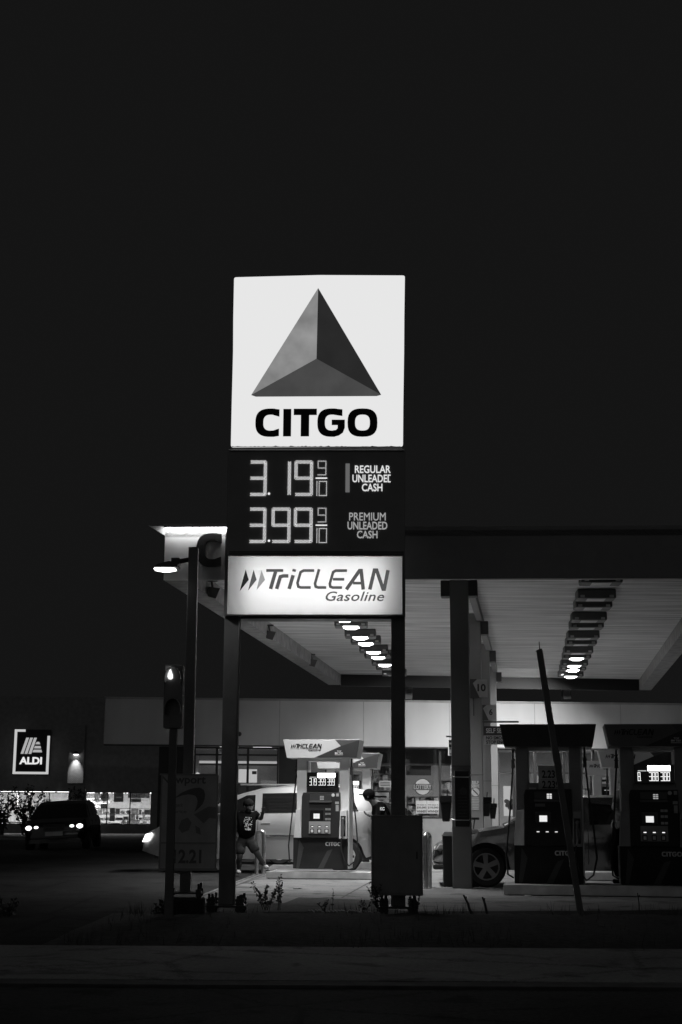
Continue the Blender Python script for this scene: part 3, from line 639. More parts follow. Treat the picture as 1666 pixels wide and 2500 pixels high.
# ------------------------------------------------------------------ pumps
PW = M('pump_white', .80, .4, var=.06); PG = M('pump_grey', .33, .45, var=.08); PD = M('pump_black', .035, .5, spec=.2); PB1 = M('pump_base', .03, .6, spec=.2, var=.4, scale=2)
PR1 = M('valance_mid', .12, .5); PR2 = M('valance_dark', .055, .5); INK = M('pump_ink', .012, .6)
LITBAR = E('display_light', 1, 3.2); DIG = E('display_digit', 1, 1.1); SCR = E('pump_screen', .85); SCRD = E('pump_screen_dim', .35)
GLASSD = M('display_black', .012, .15)
def pump(label, px, py, Y, yaw=0, s=1., lit=True, prices=('3.19', '3.59', '3.99'), paper=False, plain=False, far=False, z=None, lit_clad=True):
    p = W(px, py, Y)
    t = thing('fuel_pump', label, 'fuel pump', (p.x, p.y, p.z if z is None else z), yaw, 'fuel pumps under the canopy'); t.scale = (s, s, s)
    X = lambda v: (v-575)/609.; Z = lambda v: (1572-v)/609.
    P = lambda l: [(X(a), Z(b)) for a, b in l]
    ba = MB().box(X(262), X(866), 0, .62, 0, Z(1243)).build('base', PB1, t, .01)
    if not far:
        MB().prism(P([(330,1260),(380,1350),(330,1568),(300,1568)]), -.003, .0).build('graphic', M('base_graphic', .06, .5), ba)
        MB().prism(P([(640,1380),(700,1360),(600,1568),(540,1568)]), -.003, .0).build('graphic', MATS['base_graphic'], ba)
        citgo(SP, (X(620), X(795), Z(1328), Z(1286)), M('pump_letter', .8, .5), ba, 'lettering', 0, .004)
    # cladding columns
    PC = PW if lit_clad else M('pillar_shaded', .30, .5)  # white cladding, with a darker shaded copy for the unlit pumps
    m = MB(); m.box(X(290), X(400), .06, .56, Z(1243), Z(380)); m.build('pillar', PC, t, .008)
    m = MB(); m.box(X(766), X(866), .06, .56, Z(1243), Z(380)); m.build('pillar', PC, t, .008)
    bx('corner_strip', MWHITE, t, X(866), X(881), .02, .60, .0, Z(384), .003)
    MB().hull2([(X(265), .02, Z(1243)), (X(353), -.07, Z(1243)), (X(353), .30, Z(1243)), (X(265), .30, Z(1243))], [(X(282), .06, Z(940)), (X(358), .0, Z(930)), (X(358), .30, Z(930)), (X(282), .30, Z(940))]).build('side_flare', PC, t, .006)
    bx('header', PW, t, X(400), X(766), .10, .52, Z(410), Z(380))
    bx('lower_panel', PG, t, X(400), X(766), .08, .52, Z(760), Z(695), .004)
    if plain: bx('cover_panel', PG, t, X(400), X(470), -.02, .08, Z(1240), Z(755), .006)
    # console
    co = MB().prism(P([(358,1243),(358,800),(372,755),(780,752),(780,1243)]), -.07, .40).build('console', PD, t, .012)
    if not far:
        bx('reader_slot', M('console_trim', .05, .3), co, X(450), X(685), -.084, -.07, Z(838), Z(775), .004)
        sc_ = MB()
        for k in range(3):
            for e in range(2): sc_.box(X(562+e*24), X(582+e*23), -.087, -.0845, Z(806+k*16-4), Z(792+k*16))
        sc_.build('info_screen', SCRD if lit else SCR, co)
        bx('card_screen', GLASSD, co, X(452), X(600), -.08, -.07, Z(1050), Z(945), .004)
        bx('screen', SCR, co, X(492), X(560), -.084, -.0805, Z(1036), Z(982))
        bx('ledge', M('console_ledge', .10, .4), co, X(445), X(690), -.10, -.07, Z(862), Z(842), .004)
        if lit:
            gp = bx('grade_panel', PG, co, X(442), X(680), -.084, -.07, Z(1198), Z(1066), .004)
            for k in range(3):
                xc = 478+80*k
                MB().box(X(xc-22), X(xc+22), -.090, -.0845, Z(1192), Z(1146)).build('grade_button', PD, gp, .006)
                MB().box(X(xc-13), X(xc+13), -.096, -.0905, Z(1184), Z(1154)).build('button_face', PW, gp, .003)
                bx('grade_label', INK, gp, X(xc-18), X(xc+18), -.087, -.0845, Z(1130), Z(1110)); bx('grade_light', DIG, gp, X(xc-10), X(xc+14), -.089, -.0872, Z(1126), Z(1118))
            m = MB(); m.disc(X(707), Z(782), .03, -.076, -.07, 14); m.build('sticker', MWHITE, co)
            m = MB(); m.box(X(742), X(772), -.075, -.07, Z(796), Z(764)); m.box(X(730), X(772), -.075, -.07, Z(878), Z(852)); m.box(X(737), X(770), -.075, -.07, Z(955), Z(888)); m.build('sticker', M('sticker_grey', .45, .5), co)
            m = MB()
            for yy in (935, 985, 1042):
                for xx in (635, 668): m.box(X(xx-14), X(xx+14), -.078, -.07, Z(yy+11), Z(yy-11))
            m.build('keypad', M('keypad_steel', .45, .3, .5), co, .002)
        else:
            m = MB()
            for xx in (478, 558, 638): m.box(X(xx-12), X(xx+12), -.082, -.07, Z(1126), Z(1120))
            m.build('grade_light', DIG, co)
            bx('card_slot', M('slot_grey', .16, .4), co, X(455), X(545), -.08, -.07, Z(905), Z(878))
    # price display
    ds = bx('price_display', GLASSD, t, X(408), X(757), -.01, .09, Z(697), Z(533), .006) if not paper else None
    if ds and lit:
        lb = MB().box(X(525), X(725), -.016, -.0105, Z(590), Z(542)).build('light_bar', LITBAR, ds)
        for k, pr in enumerate(prices):
            if not pr: continue
            x0 = [440, 540, 640][k]; m = MB(); n = 0
            for chh in pr.replace('.', ''):
                for (ax, az), (b2, bz) in seg_lines(chh, x0, x0+19, 674, 603):
                    n += 1
                    e = .0004*(n % 3)
                    m.box(X(min(ax, b2)-2.6), X(max(ax, b2)+2.6), -.0145-e, -.0105, Z(max(az, bz)+3), Z(min(az, bz)-3))
                x0 += 28
            m.box(X([466, 566, 666][k]-3), X([466, 566, 666][k]+1), -.0145, -.0105, Z(677), Z(671))
            m.build('price_digits', DIG, ds)
        bx('grade_text', E('display_text', .5), ds, X(440), X(515), -.013, -.0105, Z(592), Z(584))
    bx('display_window_frame', PG, t, X(400), X(412), .04, .10, Z(697), Z(410))
    if paper:
        bd = bx('paper_price_sign', M('paper_grey', .55, .7), t, X(490), X(700), -.02, -.008, Z(770), Z(545), .004)
        for k in range(2):
            text('price_digits', '2.239', INK, bd, (X(522), X(676), Z(655+k*92), Z(585+k*92)), -.021, .003, .03)
            bx('rule', INK, bd, X(510), X(690), -.0225, -.0205, Z(668+k*84+2), Z(668+k*84))
        bx('tray', PW, t, X(405), X(470), -.03, .05, Z(752), Z(738))
    # valance: wide at the top, real thickness
    va = MB().hull2([(X(195), -.16, Z(380)), (X(975), -.16, Z(380)), (X(975), .52, Z(380)), (X(195), .52, Z(380))], [(X(155), -.20, Z(182)), (X(1012), -.20, Z(182)), (X(1012), .54, Z(182)), (X(155), .54, Z(182))]).build('valance', PR2 if plain else (PW if lit_clad else M('valance_shaded', .16, .5)), t, .004)  # the unlit pump's white valance gets its shade as a grey copy
    if not plain:
        yv = lambda z: -.20+.04*(z-182)/198.
        def vpoly(l, mt, e):
            m = MB(); m.hull2([(X(a), yv(b)-e, Z(b)) for a, b in l], [(X(a), yv(b)+.0, Z(b)) for a, b in l]); return m.build('graphic', mt, va)
        vpoly([(735,184),(1006,184),(1010,186),(798,252)], PR1, .003)
        vpoly([(798,252),(1010,186),(974,378),(500,378)], PR2, .003)
        tri = [p for p in (INK,)*4]
        o_ = len(C.objects)
        before = set(C.objects)
        triclean((X(238), X(585), Z(306), Z(228)), va, tri, 0, .004)
        if not far:
            text('emblem_text', 'TOP', M('tier_white', .85, .5), va, (X(755), X(803), Z(316), Z(300)), -.004, .004, .03)
            text('emblem_text', 'TIER', MATS['tier_white'], va, (X(770), X(822), Z(337), Z(320)), -.004, .004, .03)
            m = MB(); m.disc(X(740), Z(328), .016, -.008, -.004, 10); m.disc(X(756), Z(328), .013, -.0085, -.004, 10); m.build('emblem', MATS['tier_white'], va)
            bx('emblem', MATS['tier_white'], va, X(730), X(822), -.008, -.004, Z(349), Z(344))
        for o2 in set(C.objects)-before:
            for v in o2.data.vertices: v.co.y += yv(1572-609*v.co.z)
    # nozzle boot, nozzle and hoses
    nb = MB().prism(P([(776,1250),(786,945),(862,940),(862,1250)]), -.10, .06).build('nozzle_holder', PC, t, .012)
    bx('boot', PD, nb, X(795), X(850), -.108, -.10, Z(1225), Z(1005), .008)
    m = MB(); m.tube([(X(822), -.14, Z(1030)), (X(818), -.15, Z(1110)), (X(822), -.15, Z(1180)), (X(814), -.13, Z(1235))], [.02, .024, .026, .016], 7)
    m.tube([(X(832), -.135, Z(1090)), (X(840), -.16, Z(1140)), (X(832), -.15, Z(1190))], .006, 5); m.ball((X(822), -.14, Z(1040)), .03, 8); m.build('nozzle', M('nozzle_metal', .30, .35, .6), t)
    m = MB()
    m.tube([(X(905), .0, Z(385)), (X(905), .0, Z(480)), (X(930), -.05, Z(800)), (X(965), -.08, Z(1100)), (X(985), -.10, Z(1350)), (X(950), -.12, Z(1490)), (X(890), -.14, Z(1535)), (X(840), -.14, Z(1480)), (X(800), -.15, Z(1330)), (X(808), -.14, Z(1240))], .014, 6); m.build('hose', MRUBBER, t, smooth=True)
    m = MB(); m.tube([(X(265), .30, Z(385)), (X(262), .30, Z(560)), (X(225), .22, Z(1000)), (X(190), .22, Z(1330)), (X(200), .25, Z(1500)), (X(250), .30, Z(1530))], .014, 6); m.build('hose', MRUBBER, t, smooth=True)
    for xx, yy in ((905, .0), (264, .30)):
        MB().tube([(X(xx), yy, Z(470)), (X(xx), yy, Z(481)), (X(xx), yy, Z(490)), (X(xx), yy, Z(500)), (X(xx), yy, Z(560))], [.022, .024, .034, .025, .03], 8).build('breakaway', MDARK, t)
    return t
pump('lit fuel pump with three glowing prices beside the silver minivan', 784.5, 2121, 26.3, R(-7), 1.0, True, ('3.19', '3.59', '3.99'))
pump('lit fuel pump half hidden directly behind the front left pump', 848, 2091, 31.2, R(-7), 1.0, True, ('3.19', '3.59', '3.99'), z=.14)
pump('unlit fuel pump with plain dark valance and a paper price sign, by the sedan nose', 1344, 2149, 21.9, R(-8), 1.03, False, paper=True, plain=True, z=.14, lit_clad=False)
pump('unlit fuel pump at the right edge of the frame with a glowing price display', 1606, 2158, 21.7, R(-8), 1.03, True, ('8', '3.88', '3.88'), z=.14, lit_clad=False)
pump('fuel pump in the second row partly hidden behind the right edge pump', 1558, 2121, 26.9, R(-8), .96, True, ('3', '', ''), far=True, z=.14)
pump('fuel pump in the third row glimpsed between the two unlit right pumps', 1505, 2097, 32.2, R(-8), .96, True, ('', '', ''), far=True, z=.14)
# ------------------------------------------------------------------ guard hoops and small bins
def hoop(label, a, b, top, Y, yaw, dy=0):
    p = G(*a); t = thing('guard_hoop', label, 'bollard', (p.x, p.y, 0), yaw, 'steel guard hoops')
    pl = Pl(p, yaw); h = pl.l(top[0], top[1])[1]; wd = b
    pts = [(0, 0, 0), (0, 0, h-wd/2)] + [(wd/2-wd/2*math.cos(R(k)), dy*(1-math.cos(R(k)))/2, h-wd/2+wd/2*math.sin(R(k))) for k in range(15, 180, 15)] + [(wd, dy, h-wd/2), (wd, dy, 0)]
    MB().tube(pts, .042, 10).build('hoop', MSTEEL, t, smooth=True)
    m = MB(); m.disc(0, 0, 0, 0, 0.001) if False else None
    m.box(-.08, .08, -.08, .08, 0, .012); m.box(wd-.08, wd+.08, dy-.08, dy+.08, 0, .012); m.build('foot_plate', MSTEEL, t)
hoop('polished steel hoop bollard in front of the man in shorts', (627, 2135), .13, (632, 2030), 26, R(-4))
hoop('polished steel hoop bollard beside the black sign panel', (1040, 2170), .11, (1042, 2037), 23, R(8), .25)
def bin_(label, a, w_, h, dpt, squeegee=False):
    p = G(*a); t = thing('trash_bin', label, 'bin', (p.x, p.y, 0), R(-3), 'waste bins beside the first column')
    MB().hull2([(-w_/2*.92, 0, 0), (w_/2*.92, 0, 0), (w_/2*.92, dpt, 0), (-w_/2*.92, dpt, 0)], [(-w_/2, -.02, h), (w_/2, -.02, h), (w_/2, dpt+.02, h), (-w_/2, dpt+.02, h)]).build('body', PD, t, .02)
    MB().hull2([(-w_/2-.02, -.03, h), (w_/2+.02, -.03, h), (w_/2+.02, dpt+.03, h), (-w_/2-.02, dpt+.03, h)], [(-w_/2+.03, .02, h+.07), (w_/2-.03, .02, h+.07), (w_/2-.03, dpt-.02, h+.07), (-w_/2+.03, dpt-.02, h+.07)]).build('lid', MDARK, t, .01)
    if squeegee:
        m = MB(); m.tube([(0, .1, h+.05), (.03, .1, h+.25)], .012, 6); m.box(-.06, .10, .08, .12, h+.22, h+.26); m.build('squeegee', MDARK, t)
bin_('black waste bin standing left of the first canopy column', (1097, 2166), .20, .80, .3)
bin_('black waste bin standing right of the first canopy column with things piled on top', (1158, 2166), .20, .84, .3, True)
# ------------------------------------------------------------------ signs and buckets on the columns
cp0 = colv[0]; CYAW = math.atan2(uy.y, uy.x)-R(90)
def colplane(k, off): 
    p = colv[k]; n = Vector((-math.sin(CYAW), math.cos(CYAW), 0)); return Pl(Vector((p.x, p.y, 0))-n*off, CYAW)
c0 = colplane(0, .20)
q = c0.rect(1112, 1882, 1146, 2018)
t = thing('notice_board', 'tall black notice board strapped with wire to the first canopy column', 'notice board', c0.o, c0.yaw)
bd = MB().box(q[0], q[1], -.06, .045, q[2], q[3]).build('board', PD, t, .008)
m = MB(); m.box(q[0]-.01, q[0], -.065, .045, q[2], q[3]); m.build('edge_strip', M('edge_alloy', .5, .35, .6), t)
m = MB()
for zz in (q[3]-.10, q[2]+.10):
    m.tube([(-.16, .03, zz+.02), (q[0], -.065, zz), (q[1], -.065, zz), (.16, .03, zz+.05)], .006, 5)
m.build('wire', MSTEEL, t)
m = MB()
for k in range(9): m.box(q[0]+.05, q[1]-.03, -.062, -.06, q[2]+.15+k*.05, q[2]+.162+k*.05)
m.disc((q[0]+q[1])/2+.02, q[3]-.32, .06, -.062, -.06, 16); m.build('print', M('notice_print', .05, .6), bd)
def numsign(n, k, px, py, label):
    pl = colplane(k, .18)
    t = thing('pump_number_sign', label, 'number sign', pl.o, pl.yaw, 'pump number signs on the columns')
    q = pl.rect(*px)
    bd = MB().box(q[0], q[1], -.02, .02, q[2], q[3]).build('plate', M('number_plate', .05, .5), t, .004)
    a = q[1]-q[0]; h = q[3]-q[2]
    MB().prism([(q[0]+a*.42, q[3]-.004), (q[1]-.004, q[3]-.004), (q[1]-.004, q[2]+.004), (q[0]+a*.55, q[2]+.004), (q[0]+a*.20, q[3]-h*.22)], -.024, -.02).build('pale_field', M('number_field', .34, .5), bd)
    text('number', n, INK, bd, (q[0]+a*(.44 if len(n) > 1 else .58), q[0]+a*(.88 if len(n) > 1 else .80), q[2]+h*.34, q[2]+h*.74), -.024, .003, .03)
    m = MB(); m.tube([(q[0]+.08, 0, q[2]), (q[0]+.08, 0, q[2]-.35)], .012, 6); m.build('conduit', MDARK, t)
numsign('10', 1, (1146, 1658, 1192, 1704), 0, 'pump number ten sign on the second canopy column')
numsign('6', 2, (1172, 1721, 1211, 1759), 0, 'pump number six sign on the third canopy column')
# self-service warning hanging from a bracket on the third column
pl = colplane(2, .16); q = pl.rect(1182, 1773, 1262, 1818)
t = thing('hanging_sign', 'two-tone self serve warning sign hanging from a pipe bracket behind the plain-topped pump', 'sign', pl.o, pl.yaw)
bd = MB().box(q[0], q[1], -.02, .02, q[2], q[3]).build('plate', M('warn_pale', .32, .5), t)
zm = q[2]+(q[3]-q[2])*.5
bx('dark_field', M('warn_dark', .03, .5), bd, q[0], q[1], -.024, -.02, zm, q[3])
text('lettering', 'SELF SERVE', M('warn_letter', .5, .5), bd, (q[0]+.05, q[0]+(q[1]-q[0])*.80, zm+(q[3]-zm)*.25, zm+(q[3]-zm)*.78), -.024, .003, .02)
text('lettering', 'NO SMOKING', INK, bd, (q[0]+.05, q[0]+(q[1]-q[0])*.84, q[2]+(zm-q[2])*.55, q[2]+(zm-q[2])*.92), -.02, .004, .03)
text('lettering', 'STOP ENGINE', INK, bd, (q[0]+.05, q[0]+(q[1]-q[0])*.84, q[2]+(zm-q[2])*.08, q[2]+(zm-q[2])*.46), -.02, .004, .03)
m = MB(); m.tube([(q[0]-.10, 0, q[2]-.1), (q[0]-.10, 0, q[3]+.05), (q[0]-.04, 0, q[3]+.10), (q[1]+.05, 0, q[3]+.10)], .022, 7); m.build('bracket', MDARK, t)
# matching sign seen past the left of the first column
pl = Pl(W(1096, 1850, 33.0), R(20)); pl.o.z = 0; q = pl.rect(1095, 1807, 1116, 1845)
t = thing('hanging_sign', 'small bright warning sign peeping out left of the first column', 'sign', pl.o, pl.yaw)
bd = MB().box(q[0], q[1]+.3, -.02, .02, q[2], q[3]).build('plate', MWHITE, t)
bx('dark_field', MATS['warn_dark'], bd, q[0], q[1]+.3, -.024, -.02, q[2]+(q[3]-q[2])*.52, q[3])
for k, (s_, mt) in enumerate((('S', MWHITE), ('N', INK), ('S', INK))):
    hh = (q[3]-q[2])/3; text('lettering', s_, mt, bd, (q[0]+.02, q[0]+.09, q[3]-hh*(k+1)+.02, q[3]-hh*k-.06), -.024, .003, .03)
m = MB(); m.tube([(q[0]-.05, 0, q[3]+.08), (q[1]+.35, 0, q[3]+.08)], .02, 6); m.build('bracket', MDARK, t)
# printed safety panel on the second column
pl = colplane(1, .153); q = pl.rect(1150.5, 1905, 1171.5, 1978)
t = thing('safety_notice', 'white self serve lettering and no-smoking disc printed on the second column', 'notice', pl.o, pl.yaw)
WL = M('notice_white', .85, .5)
r = pl.rect(1152.5, 1906.5, 1169.5, 1914); bk_ = MB().box(q[0], q[1], -.004, -.002, q[2], q[3]).build('backing', M('notice_backing', .26, .5), t)
text('lettering', 'SELF', WL, bk_, r, -.004, .003, .03); text('lettering', 'SERVE', WL, bk_, pl.rect(1151.0, 1915, 1171.0, 1923), -.004, .003, .03)
r = pl.rect(1151.5, 1924, 1171.0, 1944); cx, cz, rr = (r[0]+r[1])/2, (r[2]+r[3])/2, (r[1]-r[0])/2
MB().disc(cx, cz, rr, -.008, -.0045, 24).build('disc', WL, bk_)
m = MB(); m.stroke([(cx-rr*.62, cz+rr*.62), (cx+rr*.62, cz-rr*.62)], .02, -.011, -.0085); m.build('bar', INK, bk_)
m = MB()
for k in range(8): 
    a = pl.rect(1152.5-.5*(k % 2), 1947+k*3.9, 1169.5+.6*(k % 3), 1949.2+k*3.9); m.box(a[0], a[1], -.007, -.0045, a[2], a[3])
m.build('small_print', M('small_print', .55, .5), bk_)
# windscreen-wash buckets
def bucket(label, px, Y, wd, h):
    p = W(px[0], px[1], Y); t = thing('wash_bucket', label, 'bucket', p, R(-5), 'windscreen wash buckets on the columns')
    MB().hull2([(-wd*.32, -.09, 0), (wd*.30, -.09, 0), (wd*.30, .09, 0), (-wd*.32, .09, 0)], [(-wd/2, -.15, h*.72), (wd/2, -.15, h*.72), (wd/2, .15, h*.72), (-wd/2, .15, h*.72)]).build('tub', PD, t, .015)
    MB().box(-wd/2-.01, wd/2+.01, -.16, .16, h*.725, h).build('rim', PD, t, .012)
    m = MB(); m.tube([(.02, 0, h), (.03, 0, h+.10)], .012, 6); m.build('squeegee', MDARK, t)
bucket('dark wash bucket hung left of the first column', (1090, 2006), 24.0, .19, .42)
bucket('wider dark wash bucket hung right of the second column', (1187, 1993), 28.6, .21, .37)
bucket('narrow dark wash bucket hung farther right of the second column', (1204, 1999), 28.9, .15, .30)
# ================================================================== THE STORE
a = W(258, 1706, 42.8); b = G(1666, 1722, a.z)
ST = Pl((a.x, a.y, 0), math.atan2(b.y-a.y, b.x-a.x))
xr = ST.l(1900, 1750)[0]; ztop = a.z; zfb = ST.l(900, 1822)[1]
store = thing('store_building', 'low flat-roofed station shop with a broad pale fascia and tall dark-framed windows', 'shop', ST.o, ST.yaw)
FASM = M('store_fascia', .70, .5, 0, .13, 1.1, 0, (1, 1, .35))
fas = MB().box(0, xr, 0, .5, zfb, ztop).build('fascia', FASM, store)
m = MB()
for px in (683, 888, 1098, 1306, 1516):
    x = ST.l(px, 1760)[0]; m.box(x-.012, x+.012, -.004, -.001, zfb, ztop)
m.build('panel_joint', M('joint_grey', .5, .5), fas)
m = MB(); m.box(-.03, xr, -.05, .5, ztop+.001, ztop+.06); m.build('coping', M('coping', .45, .5), fas)
x0, x1 = ST.l(1060, 1713)[0], ST.l(1460, 1713)[0]
bx('roof', MDARK, store, 0, xr, .5, 9, ztop-.25, ztop-.05)
bx('soffit', M('store_soffit', .10, .6), store, 0, xr, .02, .30, zfb-.04, zfb-.002)
WALL = M('store_wall', .30, .8, 0, .12, 3, .2); WDK = M('store_wall_dark', .035, .7); FRM = M('window_frame_dark', .03, .4)
def wrect(name, mat, px, y0=.30, y1=.42, parent=store, bevel=0):
    q = ST.rect(*px, y=y0); return bx(name, mat, parent, q[0], q[1], y0, y1, max(0, q[2]) if px[3] < 2060 else 0, q[3], bevel)
wrect('wall', WDK, (385, 1823, 473, 2086)); wrect('wall', M('pier_dark', .03, .6), (680, 1823, 720, 2086))
wrect('wall', WALL, (720, 1999, 1191, 2086)); wrect('wall', WALL, (1191, 1872, 1215, 2086)); wrect('wall', WDK, (1191, 1823, 1215, 1872)); wrect('wall', WDK, (473, 2000, 680, 2086)); wrect('wall', WALL, (1256, 2010, 1900, 2086))
def window(px, mull=(), trans=()):
    x0, y0, x1, y1 = px
    q = ST.rect(x0, y0, x1, y1, .32); m = MB(); t_ = .05
    m.box(q[0], q[1], .29, .38, q[3]-t_, q[3]); m.box(q[0], q[1], .29, .38, q[2], q[2]+t_)
    m.box(q[0], q[0]+t_, .29, .38, q[2]+t_, q[3]-t_); m.box(q[1]-t_, q[1], .29, .38, q[2]+t_, q[3]-t_)
    for p in mull:
        x = ST.l(p, 1900, .32)[0]; m.box(x-.035, x+.035, .292, .378, q[2]+t_, q[3]-t_)
    for p in trans:
        z = ST.l((x0+x1)/2, p, .32)[1]; m.box(q[0]+t_, q[1]-t_, .294, .376, z-.025, z+.025)
    f = m.build('window', FRM, store)
    bx('pane', GLASS, f, q[0]+t_, q[1]-t_, .33, .336, q[2]+t_, q[3]-t_)
window((473, 1824, 680, 2000), (529, 605), (1843,))
window((720, 1826, 985, 2000), (800, 890), ())
window((985, 1826, 1191, 1999), (1075, 1140), ())
window((1215, 1827, 1256, 2080), (), (1888,))
window((1256, 1828, 1560, 2010), (1307, 1378, 1450), (1888,)); window((1560, 1828, 1880, 2010), (1640, 1740), (1888,))
# inside the shop: floor, back wall, ceiling with tube lights, things on the shelves
inn = M('inside_wall', .42, .7, 0, .1, 2); xa, xb = ST.l(466, 1900, 5)[0], xr
bx('inside_floor', M('inside_floor', .3, .5), store, xa, xb, .43, 7, .002, .02)
bx('inside_wall', inn, store, xa, xb, 7, 7.1, 0, ztop-.3)
bx('inside_wall', inn, store, xa-.1, xa, .43, 7, 0, ztop-.3)
bx('inside_ceiling', M('inside_ceiling', .5, .8), store, xa, xb, .51, 7, zfb+.15, zfb+.2)
tubes = MB()
for px in (560, 640, 760, 900, 1010, 1130, 1232, 1330, 1440, 1560):
    x = ST.l(px, 1840, 3.5)[0]; tubes.box(x-.30, x+.30, 2.6, 2.72, zfb+.05, zfb+.10)
tubes.build('tube_light', E('shop_tube', 1, 2.0), store)
for k, px in enumerate((540, 640, 790, 960, 1100, 1236, 1360, 1490)):
    x = ST.l(px, 1840, 3.5)[0]
    l = bpy.data.lights.new('shop_light', 'AREA'); l.size = 1.2; l.size_y = .4; l.shape = 'RECTANGLE'; l.energy = 20 if px < 700 else 50
    lo = bpy.data.objects.new('shop_light', l); C.objects.link(lo); lo.parent = store; lo.location = (x, 3.0, zfb+.0)
# bright white wall cabinet and light cornice in the left window
def inside(name, label, cat, px, y, mat, dep=.4, extra=None, zbase=None):
    q = ST.rect(*px, y=y); c = ST.o+ST.u*((q[0]+q[1])/2)+ST.n*y
    t = thing(name, label, cat, (c.x, c.y, q[2]), ST.yaw); hw = (q[1]-q[0])/2
    return t, hw, q[3]-q[2]
t, hw, h = inside('wall_cabinet', 'bright white wall cabinet seen through the left shop window', 'cabinet', (583, 1878, 628, 1910), 2.2, None)
MB().box(-hw, hw, 0, .4, 0, h).build('cabinet_body', E('glow_cabinet', .62), t, .01)  # cabinet's brightness is a glow put into its material
bx('door_gap', MDARK, t, -.012, .012, -.004, -.001, 0, h); bx('vent', MDARK, t, hw*.45, hw*.95, -.02, -.001, h*.62, h*.86)
t, hw, h = inside('light_cornice', 'long lit cornice panel inside the left shop window', 'cornice light', (487, 1858, 680, 1864), 2.4, None)
bx('panel', E('cornice_lit', .5), t, -hw, hw, 0, .2, 0, h); bx('rail', MDARK, t, -hw, hw, -.01, .2, -.06, -.002)
t, hw, h = inside('roller_shutter', 'grey slatted shutter behind the white cabinet in the left window', 'shutter', (490, 1866, 680, 1912), 2.9, None)
sm = MB()
for k in range(16): sm.box(-hw, hw, 0, .03, h*k/16, h*(k+.86)/16)
sm.build('slats', M('shutter_grey', .22, .5), t); bx('rail', MDARK, t, -hw, hw, -.01, .04, -.05, -.002)
t, hw, h = inside('counter_front', 'dark counter run below the shutter in the left window', 'counter', (486, 1913, 690, 2060), 2.3, None)
bx('panel', MDARK, t, -hw, hw, 0, .5, 0, h-.06); bx('worktop', MBLACK, t, -hw, hw, -.03, .53, h-.058, h)
t, hw, h = inside('door_jamb', 'white doorpost lit at the far left of the shop window', 'doorpost', (474, 1844, 483, 1995), .7, None)
bx('post', MWHITE, t, -hw, hw, 0, .1, 0, h); MB().ball((.05, -.06, h*.67), .09, 10).build('globe_lamp', E('globe', .8), t)
# signs and shelves of goods in the middle windows
goods = [M('goods_%s' % n, v, .5, 0, .6, 9) for n, v in (('white', .7), ('pale', .45), ('mid', .2), ('dark', .05))]
def shelf(label, px, y, rows, dens=1.):
    t, hw, h = inside('goods_shelf', label, 'shelf', px, y, None)
    m = MB()
    for r in range(rows+1): m.box(-hw, hw, 0, .35, h*r/rows-.015, h*r/rows+.015)
    m.box(-hw, hw, .352, .37, 0, h); m.build('shelf', M('shelf_metal', .25, .5), t)
    bms = [MB() for _ in goods]
    for r in range(rows):
        x = -hw+.02; hh = h/rows
        while x < hw-.06:
            wd = random.uniform(.05, .16); k = random.choice((0, 1, 1, 2, 2, 3, 3)); g = random.uniform(.35, .85)*hh
            bms[k].box(x, min(hw, x+wd*.92), random.uniform(0, .08), .3, h*r/rows+.016, h*r/rows+.016+g); x += wd
    for k, mm in enumerate(bms): tag(mm.build('goods', goods[k], t), kind='stuff')
shelf('crowded shelf of goods behind the lottery window', (996, 1945, 1072, 1992), 2.4, 3)
shelf('tall shelf of small goods seen past the crouching man', (905, 1870, 986, 2010), 2.6, 7)
shelf('shelf of goods seen between the first column and the lottery window', (1078, 1905, 1186, 1995), 3.0, 4)
shelf('long low shelf of goods in the right-hand shop windows', (1262, 1925, 1520, 2005), 2.6, 4)
shelf('shelf of goods behind the lit left pump', (725, 1890, 880, 2000), 3.0, 5)
t, hw, h = inside('menu_board', 'long dark menu board hanging inside above the lottery window', 'menu board', (992, 1869, 1053, 1893), 2.0, None)
bx('board', MDARK, t, -hw, hw, 0, .06, 0, h); bx('frame', MBLACK, t, -hw, hw, -.01, -.001, h-.05, h)
t, hw, h = inside('ceiling_bulkhead', 'dark bulkhead band under the shop ceiling in the middle windows', 'bulkhead', (800, 1829, 1180, 1868), 1.6, None)
bx('panel', M('bulkhead', .07, .6), t, -hw, hw, 0, .2, 0, h); bx('rail', M('bulkhead_rail', .16, .5), t, -hw, hw, -.02, -.001, 0, .06)
t, hw, h = inside('lottery_sign', 'round pale lottery sign with a dark banner across it in the shop window', 'window sign', (1014, 1901, 1050, 1941), .26, None)
rr = h/2
MB().disc(0, rr, rr, -.03, -.005, 28).build('disc', M('lottery_pale', .5, .5), t)
MB().strip([((rr+.012)*math.cos(R(k)), rr+(rr+.012)*math.sin(R(k))) for k in range(0, 360, 12)], [((rr-.012)*math.cos(R(k)), rr+(rr-.012)*math.sin(R(k))) for k in range(0, 360, 12)], -.035, -.003, True).build('ring', MDARK, t)
bnr = MB().box(-rr*1.2, rr*1.2, -.045, -.036, rr*.62, rr*1.36).build('banner', M('lottery_dark', .05, .5), t)
text('lettering', 'LOTTERY', M('lottery_letter', .35, .5), bnr, (-rr*1.1, rr*1.1, rr*.70, rr*1.28), -.045, .004, .03)
